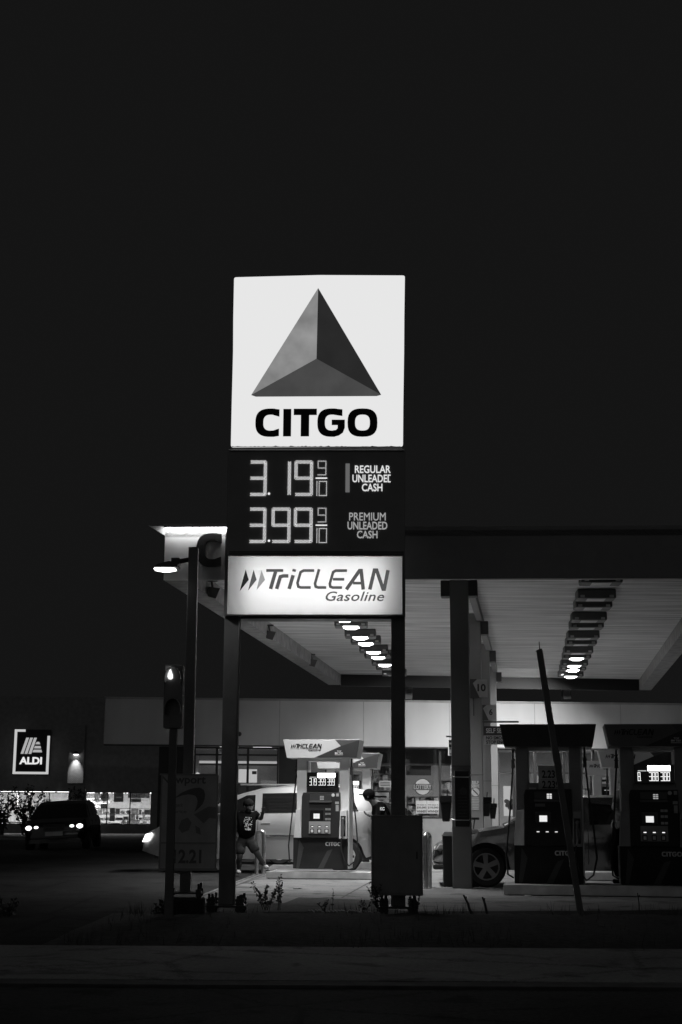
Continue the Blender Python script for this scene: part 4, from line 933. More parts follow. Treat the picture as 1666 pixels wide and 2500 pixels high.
for k, (px, s1) in enumerate((((1016, 1955, 1042, 1986), '$50,000'), ((1043, 1955, 1072, 1986), '$10,000'))):
    t, hw, h = inside('winner_poster', ['white fifty thousand winner poster in the lottery window', 'white ten thousand winner poster in the lottery window'][k], 'poster', px, .27, None)
    pa = bx('paper', M('poster_paper', .62, .7), t, -hw, hw, -.012, -.006, 0, h)
    text('lettering', 'WE SOLD A', INK, pa, (-hw*.85, hw*.9, h*.62, h*.73), -.012, .003, .02)
    text('lettering', s1, INK, pa, (-hw*.85, hw*.9, h*.36, h*.55), -.012, .003, .03)
    text('lettering', 'WINNER!', INK, pa, (-hw*.9, hw*.95, h*.06, h*.26), -.012, .003, .03)
t, hw, h = inside('ad_poster', 'bright white poster with a dark group picture in the narrow right window', 'poster', (1230, 1919, 1262, 1992), .6, None)
pa = bx('paper', E('glow_paper', .60), t, -hw, hw, 0, .02, 0, h)  # poster's brightness is painted as the paper's own glow
m = MB()
for k in range(26): m.disc(random.uniform(-hw*.7, hw*.7), h*random.uniform(.24, .55), random.uniform(.03, .09), -.006-.0004*k, 0, 7, random.random())
m.build('picture', M('poster_picture', .05, .6), pa)
for px, y, lab in (((1232, 1840, 1258, 1845), .5, 'narrow right window'), ((1480, 1830, 1540, 1834), .6, 'right-hand windows')):
    pass
t, hw, h = inside('wall_notice', 'small pale warning notice on the window behind the crouching man', 'notice', (926, 1906, 955, 1922), .27, None)
pa = bx('paper', M('notice_paper', .5, .7), t, -hw, hw, -.012, -.006, 0, h)
m = MB()
for k in range(3): m.box(-hw*.8, hw*.8, -.015, -.0125, h*(.2+.25*k), h*(.3+.25*k))
m.build('print', INK, pa)
t, hw, h = inside('window_notice', 'small grey paper notice in the window behind the lit pump display', 'notice', (750, 1881, 775, 1895), .27, None)
pa = bx('paper', M('notice_grey', .25, .7), t, -hw, hw, -.012, -.006, 0, h); m = MB(); m.box(-hw*.8, hw*.8, -.015, -.0125, h*.2, h*.34); m.box(-hw*.8, hw*.8, -.015, -.0125, h*.56, h*.7); m.build('print', INK, pa)
for k, (px, yy_, lab, v) in enumerate((((1100, 1868, 1118, 1900), 1.2, 'small bright poster high beside the lottery window mullion', .7), ((1080, 1948, 1096, 1972), 1.4, 'pale card standing on the counter past the lottery window', .6), ((800, 1865, 850, 1884), 1.3, 'long pale notice above the goods behind the second lit pump', .6), ((905, 1935, 950, 1962), 1.2, 'stack of bright snack boxes behind the crouching person', .7), ((1312, 1893, 1345, 1912), 1.1, 'dim notice on the glass behind the paper price sign', .35), ((1462, 1895, 1500, 1925), 1.2, 'pale notice in the window between the two right pumps', .6), ((500, 1892, 522, 1910), 1.6, 'bright lit sign low in the left shop window beside the sign post', .75))):
    t, hw, h = inside('shop_notice', lab, 'notice', px, yy_, None)
    pa = bx('board', M('notice_board_%s' % ('pale', 'bright', 'dim')[k % 3], v, .6), t, -hw, hw, 0, .03, 0, h)
    bx('print', INK, pa, -hw*.8, hw*.75, -.004, -.001, h*.55, h*.72); bx('print', M('print_grey', .2, .6), pa, -hw*.8, hw*.4, -.004, -.001, h*.2, h*.36)
# wall box on the left of the fascia, post behind the canopy
t, hw, h = inside('wall_camera', 'small dark dome camera on the store fascia beside the left sign post', 'camera', (580, 1787, 590, 1797), -.1, None)
MB().ball((0, 0, h/2), .07, 10).build('dome', MDARK, t); bx('mount', MDARK, t, -.03, .03, .0, .1, h/2-.03, h/2+.03)
for k, px in enumerate((998, 1385)):
    t, hw, h = inside('roof_post', ['short grey post between canopy and store roof near the right sign post', 'short grey post between canopy and store roof under the right lamp row'][k], 'post', (px-9, 1655, px+9, 1707), .45, None)
    bx('shaft', MCOL, t, -hw, hw, 0, .3, 0, h); bx('cap', MDARK, t, -hw-.03, hw+.03, -.03, .33, h, h+.08)
# ================================================================== CARS
def interp(tab, x):
    if x <= tab[0][0]: return tab[0][1]
    for (a, b), (c, d) in zip(tab, tab[1:]):
        if x <= c: return b+(d-b)*(x-a)/(c-a)
    return tab[-1][1]
CHROME = M('car_chrome', .7, .15, 1); RIM = M('alloy_rim', .30, .35, .8); TYRE = M('tyre', .02, .8); CARGL = M('car_glass', .010, .04, spec=.8)
def car(name, label, loc, yaw, paint, L, Wd, top, roof, belt, wheels, windows, lights, lower=None, doors=(), spokes=5, sill=.27, cat='car', mid=None, roll=0):
    t = thing(name, label, cat, loc, yaw); t.rotation_euler = (0, roll, yaw)
    hw = Wd/2
    wx = [(0, .72), (.12, .84), (.4, .95), (.9, 1), (L-.9, 1), (L-.3, .95), (L-.08, .88), (L, .80)]
    prof = [(0, .90), (.35, .955), (.55, .995), (.72, 1), (.86, .975), (1.0, .93)]
    xs = [L*i/110 for i in range(111)]
    def zb(x):
        z = sill+max(0, .14-x*.3)+max(0, .16-(L-x)*.35)
        for cx, r in wheels:
            ra = r+.055
            if abs(x-cx) < ra: z = max(z, r+math.sqrt(ra*ra-(x-cx)**2))
        return z
    bm = MB(); rings = []
    for x in xs:
        b, tp = zb(x), interp(top, x); w_ = hw*interp(wx, x); sec = []
        b = min(b, tp-.04)
        for k in range(9):
            s = k/8; z = b+(tp-b)*s
            sec.append((w_*interp(prof, (z-.2)/(tp-.2)), z))
        sec += [(w_*.84, tp+.012), (w_*.5, tp+.03), (0, tp+.035)]
        ring = [(x, -y, z) for y, z in sec]+[(x, y, z) for y, z in sec[-2::-1]]
        rings.append([bm.bm.verts.new(p) for p in ring])
    n = len(rings[0])
    for a, b in zip(rings, rings[1:]):
        for k in range(n-1): bm.bm.faces.new([a[k], a[k+1], b[k+1], b[k]])
    for r in (rings[0], rings[-1]): bm.bm.faces.new(r)
    body = bm.build('body', paint, t, smooth=True)
    ex = .015
    ub = MB().box(.25, L-.25, -hw*.78, hw*.78, sill+.0, sill+.46).build('underbody', MBLACK, t)
    # greenhouse shell
    rx = [roof[0][0]+(roof[-1][0]-roof[0][0])*i/60 for i in range(61)]
    bh = lambda x: hw*interp(wx, x)*.91
    rh = lambda x: hw*.70*min(1, .8+.2*min(1, (x-roof[0][0])/.5))
    zmax = max(z for _, z in roof)
    def sy(x, z):
        bz = belt(x); f = max(0, min(1, (z-bz)/(zmax-bz))); return bh(x)+(rh(x)-bh(x))*f
    g = MB(); rings = []
    for x in rx:
        bz, rz = belt(x)-.03, interp(roof, x); rz = max(rz, bz+.002); sec = []
        for k in range(7):
            z = bz+(rz-bz)*k/6*.97; sec.append((sy(x, z), z))
        y6 = sec[-1][0]; sec += [(y6*.90, rz), (y6*.5, rz+.02*min(1, (rz-bz)*3)), (0, rz+.03*min(1, (rz-bz)*3))]
        rings.append([g.bm.verts.new(p) for p in [(x, -y, z) for y, z in sec]+[(x, y, z) for y, z in sec[-2::-1]]])
    for a, b in zip(rings, rings[1:]):
        for k in range(len(a)-1): g.bm.faces.new([a[k], a[k+1], b[k+1], b[k]])
    g.build('roof', paint, t, smooth=True)
    for wpoly in windows:
        for sg in (-1, 1):
            m = MB(); xsv = [p[0] for p in wpoly]
            m.hull2([(x, sg*(sy(x, z)+.014), z) for x, z in wpoly], [(x, sg*(sy(x, z)-.03), z) for x, z in wpoly]); m.build('side_window', CARGL, t)
    def screen(xa, xb, nm):               # windscreen / rear window across the shell between two x stations
        m = MB(); rows = []
        for i in range(7):
            x = xa+(xb-xa)*i/6; z = interp(roof, x); y = sy(x, z)*.88
            rows.append([m.bm.verts.new((x-(.012 if xb > xa else -.012), y*k/4, z+.022+.02*(1-(k/4)**2)-.012)) for k in range(-4, 5)])
        for a, b in zip(rows, rows[1:]):
            for k in range(8): m.bm.faces.new([a[k], a[k+1], b[k+1], b[k]])
        m.build(nm, CARGL, t, smooth=True)
    screen(roof[0][0]+.04, roof[2][0]-.02, 'windscreen'); screen(roof[-1][0]-.02, roof[-3][0]+.04, 'rear_window')
    for x in doors:
        for sg in (-1, 1):
            m = MB(); z1_, z0_ = belt(x), sill+.10
            for k in range(6):
                za, zb_ = z0_+(z1_-z0_)*k/6, z0_+(z1_-z0_)*(k+1)/6
                P = lambda z: hw*interp(wx, x)*interp(prof, (z-.2)/(interp(top, x)-.2))+.002
                m.hull2([(x-.006, sg*P(za), za), (x+.006, sg*P(za), za), (x+.006, sg*(P(za)-.02), za), (x-.006, sg*(P(za)-.02), za)], [(x-.006, sg*P(zb_), zb_), (x+.006, sg*P(zb_), zb_), (x+.006, sg*(P(zb_)-.02), zb_), (x-.006, sg*(P(zb_)-.02), zb_)])
            m.build('door_seam', MBLACK, t)
            zz = belt(x)-.16; yy = hw*interp(wx, x)*interp(prof, (zz-.2)/(interp(top, x)-.2))
            MB().box(x+.06, x+.24, sg*yy-.02, sg*yy+.02, zz-.015, zz+.015).build('door_handle', paint, t, .006)
    for cx, r in wheels:
        for sg in (-1, 1):
            yo = hw*.97*sg
            wh = MB(); ring = []
            wheel = MB()
            pr = [(r*.66, -.0), (r*.90, -.0), (r, .035), (r, .17), (r*.90, .21), (r*.66, .21)]
            N = 30; rr = []
            for rad, dy in pr: rr.append([wheel.bm.verts.new((cx+rad*math.cos(2*math.pi*k/N), yo-sg*dy, r+rad*math.sin(2*math.pi*k/N))) for k in range(N)])
            for a, b in zip(rr, rr[1:]):
                for k in range(N): wheel.bm.faces.new([a[k], a[(k+1) % N], b[(k+1) % N], b[k]])
            wo = wheel.build('wheel', TYRE, t, smooth=True)
            rm = MB(); rm.strip([(cx+r*.67*math.cos(R(k)), r+r*.67*math.sin(R(k))) for k in range(0, 360, 12)], [(cx+r*.60*math.cos(R(k)), r+r*.60*math.sin(R(k))) for k in range(0, 360, 12)], min(yo-sg*.005, yo-sg*.12), max(yo-sg*.005, yo-sg*.12), True)
            for k in range(spokes):
                a = 2*math.pi*k/spokes+.4
                for da in ((-.13, .13) if spokes > 5 else (0,)):
                    c_, s_ = math.cos(a+da), math.sin(a+da); wd_ = r*(.055 if spokes > 5 else .10); rr_ = r*.63
                    y_a, y_b = yo-sg*.02, yo-sg*.06
                    rm.hull2([(cx-s_*wd_, y_a, r+c_*wd_), (cx+s_*wd_, y_a, r-c_*wd_), (cx+s_*wd_, y_b, r-c_*wd_), (cx-s_*wd_, y_b, r+c_*wd_)],
                             [(cx+c_*rr_-s_*wd_*1.3, y_a, r+s_*rr_+c_*wd_*1.3), (cx+c_*rr_+s_*wd_*1.3, y_a, r+s_*rr_-c_*wd_*1.3), (cx+c_*rr_+s_*wd_*1.3, y_b, r+s_*rr_-c_*wd_*1.3), (cx+c_*rr_-s_*wd_*1.3, y_b, r+s_*rr_+c_*wd_*1.3)])
            rm.disc(cx, r, r*.17, min(yo-sg*.012, yo-sg*.07), max(yo-sg*.012, yo-sg*.07), 12)
            rm.build('rim', M('bright_rim', .7, .35, .4) if spokes > 5 else RIM, wo)
            MB().disc(cx, r, r*.62, min(yo-sg*.10, yo-sg*.12), max(yo-sg*.10, yo-sg*.12), 20).build('brake_drum', MBLACK, wo)
    for nm, mat, pts in lights:           # 3-d boxes: x0,x1,|y0|,|y1|,z0,z1 mirrored
        for sg in (-1, 1):
            a = pts; m = MB(); ya, yb = sorted((sg*a[2], sg*a[3]))
            if mat is HL and L < 4.7: m.ball(((a[0]+a[1])/2, (ya+yb)/2, (a[4]+a[5])/2), 1, 14, ((a[1]-a[0])/2, (yb-ya)/2, (a[5]-a[4])/2)); m.build(nm, mat, t, 0, True)
            elif mat is HL or (nm == 'headlight' and mat is HLD): m.prism([(a[0], a[4]), (a[1]-.05, a[4]+.03), (a[1], a[5]), (a[0]+.06, a[5]-.03)], ya, yb); m.build(nm, mat, t, .012)
            else: m.box(a[0], a[1], ya, yb, a[4], a[5]); m.build(nm, mat, t, .02)
    return t, body, (lambda x, z: hw*interp(wx, x)*interp(prof, (z-.2)/(interp(top, x)-.2)))
SILV = M('silver_paint', .46, .34, .55, .03, spec=.6); DKPAINT = M('dark_paint', .012, .12, .2, .1, spec=.8); MIDP = M('bronze_paint', .42, .20, .95, .05, spec=.6)
HL = E('headlight_on', 1, 3.0); HLD = M('headlight_off', .6, .1); TL = M('tail_light', .08, .15)
# silver minivan behind the lit pump, nose to the left
p = W(360, 2127, 29.4); VY = R(-2)
van, vb, vs = car('minivan', 'silver minivan refuelling side-on behind the lit pump, its nose left of the poster', (p.x, 29.4, 0), VY, SILV, 4.75, 1.82,
    [(0,.50),(.04,.72),(.5,.94),(1.0,1.06),(1.45,1.13),(2.4,1.13),(4.0,1.18),(4.65,1.2),(4.75,.95)],
    [(1.15,1.10),(1.45,1.30),(1.85,1.49),(2.3,1.61),(2.85,1.665),(3.9,1.66),(4.4,1.58),(4.6,1.4),(4.72,1.12)], lambda x: 1.10+.018*max(0, x-1.5),
    [(.92,.33),(3.98,.33)],
    [[(1.62,1.15),(2.22,1.15),(2.22,1.50),(2.05,1.49),(1.82,1.38)], [(2.36,1.155),(3.42,1.17),(3.42,1.55),(2.36,1.53)], [(3.5,1.17),(4.25,1.2),(4.1,1.53),(3.5,1.55)]],
    [('headlight', HL, (.015,.20,.50,.815,.58,.76)), ('tail_light', TL, (4.55,4.74,.62,.80,.95,1.25))], doors=(1.5, 2.29, 3.45), spokes=8, cat='minivan')
m = MB(); ym = -(vs(3.0, .75)+.012); m.box(2.35, 4.3, ym, ym+.03, .735, .75); m.build('trim_strip', SILV, van)
m = MB(); m.box(2.45, 3.2, -vs(3,.72)-.022, -vs(3,.72), .70, .728); m.build('side_step', CHROME, van, .005)
m = MB(); m.box(1.9, 4.1, -.60, -.57, 1.685, 1.715); m.build('roof_rail', SILV, van, .008)
MB().box(1.50, 1.72, -1.10, -.86, 1.14, 1.28).build('mirror', MBLACK, van, .03)
# sedan behind the unlit pump
p = W(1064, 2155, 23.7)
sed, sb, ss = car('sedan', 'dark bronze sedan parked behind the unlit right-hand pumps with its nose by the column', (p.x, 24.5, 0), R(-3), MIDP, 4.75, 1.8,
    [(0,.46),(.05,.62),(.25,.74),(.75,.87),(1.25,.95),(1.6,.98),(4.0,1.02),(4.6,1.0),(4.75,.72)],
    [(1.15,.94),(1.5,1.13),(1.95,1.35),(2.4,1.44),(3.0,1.45),(3.5,1.38),(3.9,1.2),(4.2,1.02)], lambda x: .93+.02*max(0, x-1.5),
    [(.86,.325),(3.75,.325)],
    [[(1.62,.98),(2.45,1.0),(2.45,1.34),(2.2,1.33),(1.9,1.20)], [(2.54,1.0),(3.5,1.03),(3.3,1.28),(2.54,1.34)]],
    [('headlight', HLD, (.05,.30,.50,.78,.58,.70)), ('tail_light', TL, (4.6,4.72,.5,.8,.75,.92)), ('fog_light', HLD, (.02,.10,.5,.62,.36,.42))], doors=(1.55, 2.5), spokes=5)
m = MB(); m.box(.0, .30, -.80, .80, .27, .36); m.build('bumper', MBLACK, sed, .04)
# black hatchback beyond the minivan
p = W(604, 2106, 34.0)
hat, hb, hs = car('hatchback', 'glossy black car in the next lane behind the crouching person and minivan tail', (p.x, 34.2, 0), R(-2), DKPAINT, 4.0, 1.75,
    [(0,.50),(.05,.66),(.4,.85),(1.0,.95),(1.4,.98),(3.8,1.02),(4.0,.7)],
    [(.95,.95),(1.3,1.16),(1.7,1.38),(2.1,1.46),(2.9,1.46),(3.5,1.36),(3.8,1.2),(3.95,1.0)], lambda x: .96,
    [(.8,.31),(3.25,.31)], [[(1.45,1.0),(2.2,1.0),(2.2,1.36),(1.8,1.32)], [(2.28,1.0),(3.2,1.02),(3.1,1.34),(2.28,1.36)]],
    [('headlight', HLD, (.05,.25,.5,.75,.6,.74)), ('tail_light', HLD, (3.85,3.98,.5,.75,.75,.98))], doors=(1.4, 2.24), spokes=8)
# dark suv facing the camera from the road at the left
p = W(132, 2086, 44)
suv, ub_, us = car('parked_suv', 'dark suv facing the camera with both headlights glowing, in front of the grocery store', (p.x, 44.0, 0), R(80), DKPAINT, 4.6, 1.98,
    [(0,.70),(.06,.95),(.5,1.08),(1.1,1.14),(1.5,1.18),(4.4,1.2),(4.6,.9)],
    [(1.05,1.12),(1.4,1.36),(1.8,1.62),(2.2,1.74),(3.4,1.76),(4.1,1.66),(4.4,1.4),(4.55,1.2)], lambda x: 1.15,
    [(.95,.36),(3.7,.36)], [[(1.6,1.2),(2.4,1.2),(2.4,1.62),(2.0,1.6)], [(2.5,1.2),(3.5,1.2),(3.5,1.64),(2.5,1.62)]],
    [('headlight', HL, (-.03,.16,.66,.86,.74,.90)), ('headlight', HL, (-.05,.10,.47,.60,.79,.88))], doors=(1.5, 2.45), cat='suv')
suv.rotation_euler = (R(-3), 0, R(93))
suv.scale = (1, 1, .85)
bx('license_plate', M('plate_grey', .55, .5), suv, -.06, -.04, -.26, .26, .52, .66)
m = MB()
for k in range(5): m.box(-.05, -.03, -.32, .32, .72+.045*k-.004, .72+.045*k+.012)
m.build('grille', M('grille', .10, .3, .5), suv)
# ================================================================== PEOPLE
def skin(name, joints, edges, mat, parent, root=0, sub=2):
    me = bpy.data.meshes.new(name); me.from_pydata([j[0] for j in joints], edges, []); o = bpy.data.objects.new(name, me); C.objects.link(o)
    sm = o.modifiers.new('skin', 'SKIN'); sm.use_smooth_shade = True
    for k, j in enumerate(joints):
        r = j[1]; d = me.skin_vertices[0].data[k]; d.radius = r if isinstance(r, tuple) else (r, r); d.use_root = (k == root)
    ss_ = o.modifiers.new('sub', 'SUBSURF'); ss_.levels = sub; ss_.render_levels = sub
    dg = bpy.context.evaluated_depsgraph_get(); me2 = bpy.data.meshes.new_from_object(o.evaluated_get(dg))
    bpy.data.objects.remove(o); me2.name = name; me2.materials.clear(); me2.materials.append(mat)
    for p_ in me2.polygons: p_.use_smooth = True
    o = bpy.data.objects.new(name, me2); C.objects.link(o); o.parent = parent; return o
def figure(label, base, J, skinmat, shirt, shorts, shoe, hair, facing, short=True, sleeves=True, belly=.17):
    """J: joint name -> world point; facing: unit vector the face looks along"""
    t = thing('person', label, 'person', base); B = Vector(base)
    q = {k: Vector(v)-B for k, v in J.items()}
    F = Vector(facing).normalized()
    names = ['hip', 'belly', 'chest', 'neck', 'jaw', 'skull', 'crown', 'nose', 'shL', 'elL', 'wrL', 'shR', 'elR', 'wrR', 'hiL', 'knL', 'anL', 'toL', 'hiR', 'knR', 'anR', 'toR']
    rad = dict(hip=.13, belly=belly*.85, chest=.13, neck=.055, jaw=.068, skull=.092, crown=.065, nose=.016, shL=.065, elL=.044, wrL=.030, shR=.065, elR=.044, wrR=.030, hiL=.09, knL=.06, anL=.042, toL=.035, hiR=.09, knR=.06, anR=.042, toR=.035)
    up = (q['head']-q['neck']).normalized()
    q['jaw'] = q['neck'].lerp(q['head'], .62)+F*.025; q['skull'] = q['head']; q['crown'] = q['head']+up*.05-F*.012; q['nose'] = q['head']+F*.115-up*.03
    ed = [('hip','belly'),('belly','chest'),('chest','neck'),('neck','jaw'),('jaw','skull'),('skull','crown'),('skull','nose'),('chest','shL'),('shL','elL'),('elL','wrL'),('chest','shR'),('shR','elR'),('elR','wrR'),('hip','hiL'),('hiL','knL'),('knL','anL'),('anL','toL'),('hip','hiR'),('hiR','knR'),('knR','anR'),('anR','toR')]
    J2 = [(q[n], rad[n]) for n in names]; idx = {n: i for i, n in enumerate(names)}; E2 = [(idx[a], idx[b]) for a, b in ed]
    for s_ in 'LR':                       # palms and five fingers
        d = (q['wr'+s_]-q['el'+s_]).normalized(); side = d.cross(F).normalized() if d.cross(F).length > .1 else Vector((1, 0, 0))
        palm = q['wr'+s_]+d*.06; J2.append((palm, (.040, .020))); pi = len(J2)-1; E2.append((idx['wr'+s_], pi))
        curl = d.cross(side)
        for k, (off, ln_) in enumerate(((-.030, .065), (-.011, .078), (.009, .074), (.028, .056))):
            a = palm+d*.04+side*off; b_ = a+d*ln_*.5+curl*.008; c_ = b_+d*ln_*.4+curl*.022
            i0 = len(J2); J2 += [(a, .0095), (b_, .0085), (c_, .007)]; E2 += [(pi, i0), (i0, i0+1), (i0+1, i0+2)]
        a = q['wr'+s_]+d*.035-side*.035; i0 = len(J2); J2 += [(a, .011), (a+d*.035-side*.02, .009)]; E2 += [(idx['wr'+s_], i0), (i0, i0+1)]
    skin('body', J2, E2, skinmat, t)
    g = .022
    sj = [(q['hip']-(q['belly']-q['hip'])*.25, rad['hip']+.05), (q['belly'], belly+g), (q['chest'], .155), (q['chest'].lerp(q['neck'], .62), .085)]
    se = [(0, 1), (1, 2), (2, 3)]
    for s_ in 'LR':
        i0 = len(sj); sj += [(q['sh'+s_], .088), (q['sh'+s_].lerp(q['el'+s_], .75 if sleeves == True else 1.0), .070)]; se += [(2, i0), (i0, i0+1)]
        if sleeves == 'long': sj += [(q['el'+s_].lerp(q['wr'+s_], .9), .045)]; se += [(i0+1, i0+2)]
    sh_ = skin('shirt', sj, se, shirt, t)
    pj = [(q['belly'].lerp(q['hip'], .6), rad['hip']+.022), (q['hip'], rad['hip']+.026)]; pe = [(0, 1)]
    for s_ in 'LR':
        i0 = len(pj); pj += [(q['hi'+s_], .112), (q['hi'+s_].lerp(q['kn'+s_], .95), .098 if short else .08)]; pe += [(1, i0), (i0, i0+1)]
        if not short: pj += [(q['kn'+s_].lerp(q['an'+s_], .93), .06)]; pe += [(i0+1, i0+2)]
    skin('shorts' if short else 'trousers', pj, pe, shorts, t)
    for s_ in 'LR':
        a, b_ = q['an'+s_], q['to'+s_]; d = (b_-a); d.z = 0; d.normalize()
        skin('shoe', [(a-d*.04-Vector((0, 0, .03)), .045), (a+d*.05-Vector((0, 0, .035)), .046), (b_+d*.02, .038)], [(0, 1), (1, 2)], shoe, t)
    hr = MB(); hm = Matrix.Translation(q['head']+up*.035-F*.018)
    hr.ball(q['head']+up*.026-F*.016, .106, 16, (1, 1, .98))
    geom = [v for v in hr.bm.verts if (v.co-q['head']).dot(F) > .02 and (v.co-q['head']).dot(up) < .055 or (v.co-q['head']).dot(up) < -.06]
    bmesh.ops.delete(hr.bm, geom=geom, context='VERTS'); hr.build('hair', hair, t, smooth=True)
    m = MB()
    sd = F.cross(up).normalized()
    for s_ in (-1, 1): m.ball(q['head']+F*.090+sd*.032*s_, .012, 7)
    m.build('eyes', MBLACK, t)
    m = MB(); m.ball(q['head']+F*.086-up*.062, .018, 7, (1.3, 1.3, .4)); m.build('mouth', M('mouth', .10, .5), t)
    for s_ in (-1, 1): MB().ball(q['head']+sd*.092*s_, .026, 7, (.6, 1, 1.2)).build('ear', skinmat, t)
    return t, q, sh_
SK1, SK2 = M('skin_tone', .06, .6, spec=.1), M('skin_pale', .42, .5)
CL1, CL2, CL3 = M('dark_cotton', .007, .9, spec=.0), M('faded_denim', .045, .9, spec=.0, var=.5, scale=14), M('black_hair', .008, .8, spec=.05)
Yp = 27.0
w1 = lambda x, y, dy=0: W(360+x/4.356, 1820+y/4.356, Yp+dy)
man, mq, msh = figure('man in dark printed tee and denim shorts striding past the open minivan door', (w1(1060, 1340).x, Yp, 0), dict(
    hip=w1(1045, 985), belly=w1(1048, 880, -.03), chest=w1(1070, 765, 0), neck=w1(1072, 705, -.01), head=w1(1080, 645, -.06),
    shL=w1(985, 735, .02), elL=w1(962, 850, .03), wrL=w1(955, 940, -.1), shR=w1(1152, 735, .02), elR=w1(1212, 782, -.03), wrR=w1(1226, 725, -.16),
    hiL=w1(995, 1020), knL=w1(985, 1180, -.08), anL=w1(975, 1325, .06), toL=w1(965, 1345, -.10), hiR=w1(1095, 1020), knR=w1(1170, 1150, -.05), anR=w1(1242, 1268, .02), toR=w1(1278, 1305, -.06)),
    SK1, CL1, CL2, M('trainer', .5, .6), CL3, (.55, -.7, -.5), True, True, .185)
pm = MB(); PRT = M('shirt_print', .5, .8)
c = mq['belly'].lerp(mq['chest'], .35)
for k in range(80):
    a = random.uniform(0, 6.28); r = .10*math.sqrt(random.random()); x_, z_ = c.x+.04+r*.85*math.cos(a), c.z+.02+r*1.35*math.sin(a)
    if random.random() < .30: continue
    # sits on the rounded front of the shirt
    yo = -math.sqrt(max(.001, .207**2-(x_-c.x)**2))
    pm.disc(x_, z_, random.uniform(.005, .015), c.y+yo-.012, c.y+yo+.02, 5, random.random())
pm.build('shirt_print', PRT, man)
Yk = 28.0
w2 = lambda x, y, dy=0: W(660+x/4.61, 1780+y/4.61, Yk+dy)
kc, kq, ksh = figure('person in black cap and dark top leaning over behind the black panel', (w2(1250, 1500).x, Yk, 0), dict(
    hip=w2(1290, 1130, .1), belly=w2(1275, 1030, .05), chest=w2(1225, 900), neck=w2(1160, 815), head=w2(1112, 752),
    shL=w2(1190, 900, .12), elL=w2(1165, 1000, .1), wrL=w2(1135, 985, .1), shR=w2(1262, 860, -.13), elR=w2(1200, 1030, -.2), wrR=w2(1170, 1020, -.1),
    hiL=w2(1250, 1170, .15), knL=w2(1200, 1360, .1), anL=w2(1230, 1560, .2), toL=w2(1170, 1580, .15), hiR=w2(1330, 1170, .05), knR=w2(1290, 1370, 0), anR=w2(1320, 1560, .1), toR=w2(1260, 1580, .05)),
    SK1, CL1, CL1, CL1, CL3, (-.8, .3, -.5), False, 'long', .15)
r_ = Pl(Vector((kc.location.x, Yk, 0)), 0); q = (r_.l(660+1234/4.61, 1900)[0], r_.l(660+1282/4.61, 1900)[0], r_.l(930, 1780+916/4.61)[1], r_.l(930, 1780+878/4.61)[1])
text('shirt_lettering', 'KC', M('shirt_white', .85, .7), kc, q, -.245, .03, .03)
hm_ = MB(); hm_.ball(kq['head']+Vector((0, 0, .03)), .118, 14, (1.05, 1, .9)); hm_.box(kq['head'].x-.19, kq['head'].x-.06, kq['head'].y-.07, kq['head'].y+.07, kq['head'].z+.015, kq['head'].z+.035); hm_.build('cap', CL1, kc, smooth=True)
Yr = 23.1
w3 = lambda x, y, dy=0: W(1200+x/3.365, 1720+y/3.365, Yr+dy)
fig3, q3, sh3 = figure('person with bare pale forearm in dark trousers standing between the two unlit pumps', (w3(1075, 1450).x, Yr, 0), dict(
    hip=w3(1085, 1010), belly=w3(1090, 900), chest=w3(1092, 770), neck=w3(1098, 690), head=w3(1100, 620),
    shL=w3(1085, 745, .15), elL=w3(1050, 900, .15), wrL=w3(1010, 960, .0), shR=w3(1052, 742, -.12), elR=w3(1005, 850, -.14), wrR=w3(1060, 905, -.2),
    hiL=w3(1105, 1070, .08), knL=w3(1090, 1260, .08), anL=w3(1110, 1428, .1), toL=w3(1060, 1452, .08), hiR=w3(1060, 1070, -.06), knR=w3(1015, 1260, -.06), anR=w3(1050, 1430, 0), toR=w3(1005, 1452, -.04)),
    SK2, M('pale_shirt', .25, .8), CL1, CL1, CL3, (-1, .1, -.2), False, True, .14)
# ================================================================== THE GROCERY STORE FAR LEFT
AY = 80.0
o_ = G(132, 2040); GP = Pl((W(0, 2000, AY).x, AY, 0), R(4))
gro = thing('grocery_store', 'dark brick grocery store at far left with a lit logo sign and bright display windows', 'shop', GP.o, GP.yaw)
BRK = pattern_mat('dark_brick', .6, .2, 'brick', 4.5, .8, (1, 1, 1)); GDK = M('grocery_fascia', .5, .7)
def grect(name, mat, px, y0=0, y1=.4, parent=gro, bevel=0):
    q = GP.rect(*px, y=y0); return bx(name, mat, parent, q[0], q[1], y0, y1, max(0, q[2]) if px[3] < 2044 else 0, q[3], bevel)
grect('upper_wall', GDK, (-420, 1700, 470, 1932)); grect('wall', BRK, (165, 1932, 209, 2060), 0, .4); grect('wall', GDK, (367, 1932, 470, 2060))
grect('lower_wall', GDK, (-420, 2009, 165, 2060)); grect('lower_wall', GDK, (209, 2014, 367, 2060))
grect('pilaster', BRK, (168, 1770, 206, 1912), -.28, -.002)
q = GP.rect(-420, 1700, 470, 1712); bx('roof', GDK, gro, q[0], q[1], .4, 25, q[2], q[3]); bx('inside_ceiling', M('grocery_ceiling', .6, .8), gro, q[0], q[1], .41, 12, GP.l(100, 1929)[1], GP.l(100, 1929)[1]+.1)
bx('inside_wall', M('grocery_wall', .45, .8), gro, q[0], q[1], 9, 9.2, 0, GP.l(100, 1929)[1]); bx('inside_floor', M('grocery_floor', .4, .4), gro, q[0], q[1], .41, 9, .01, .03)
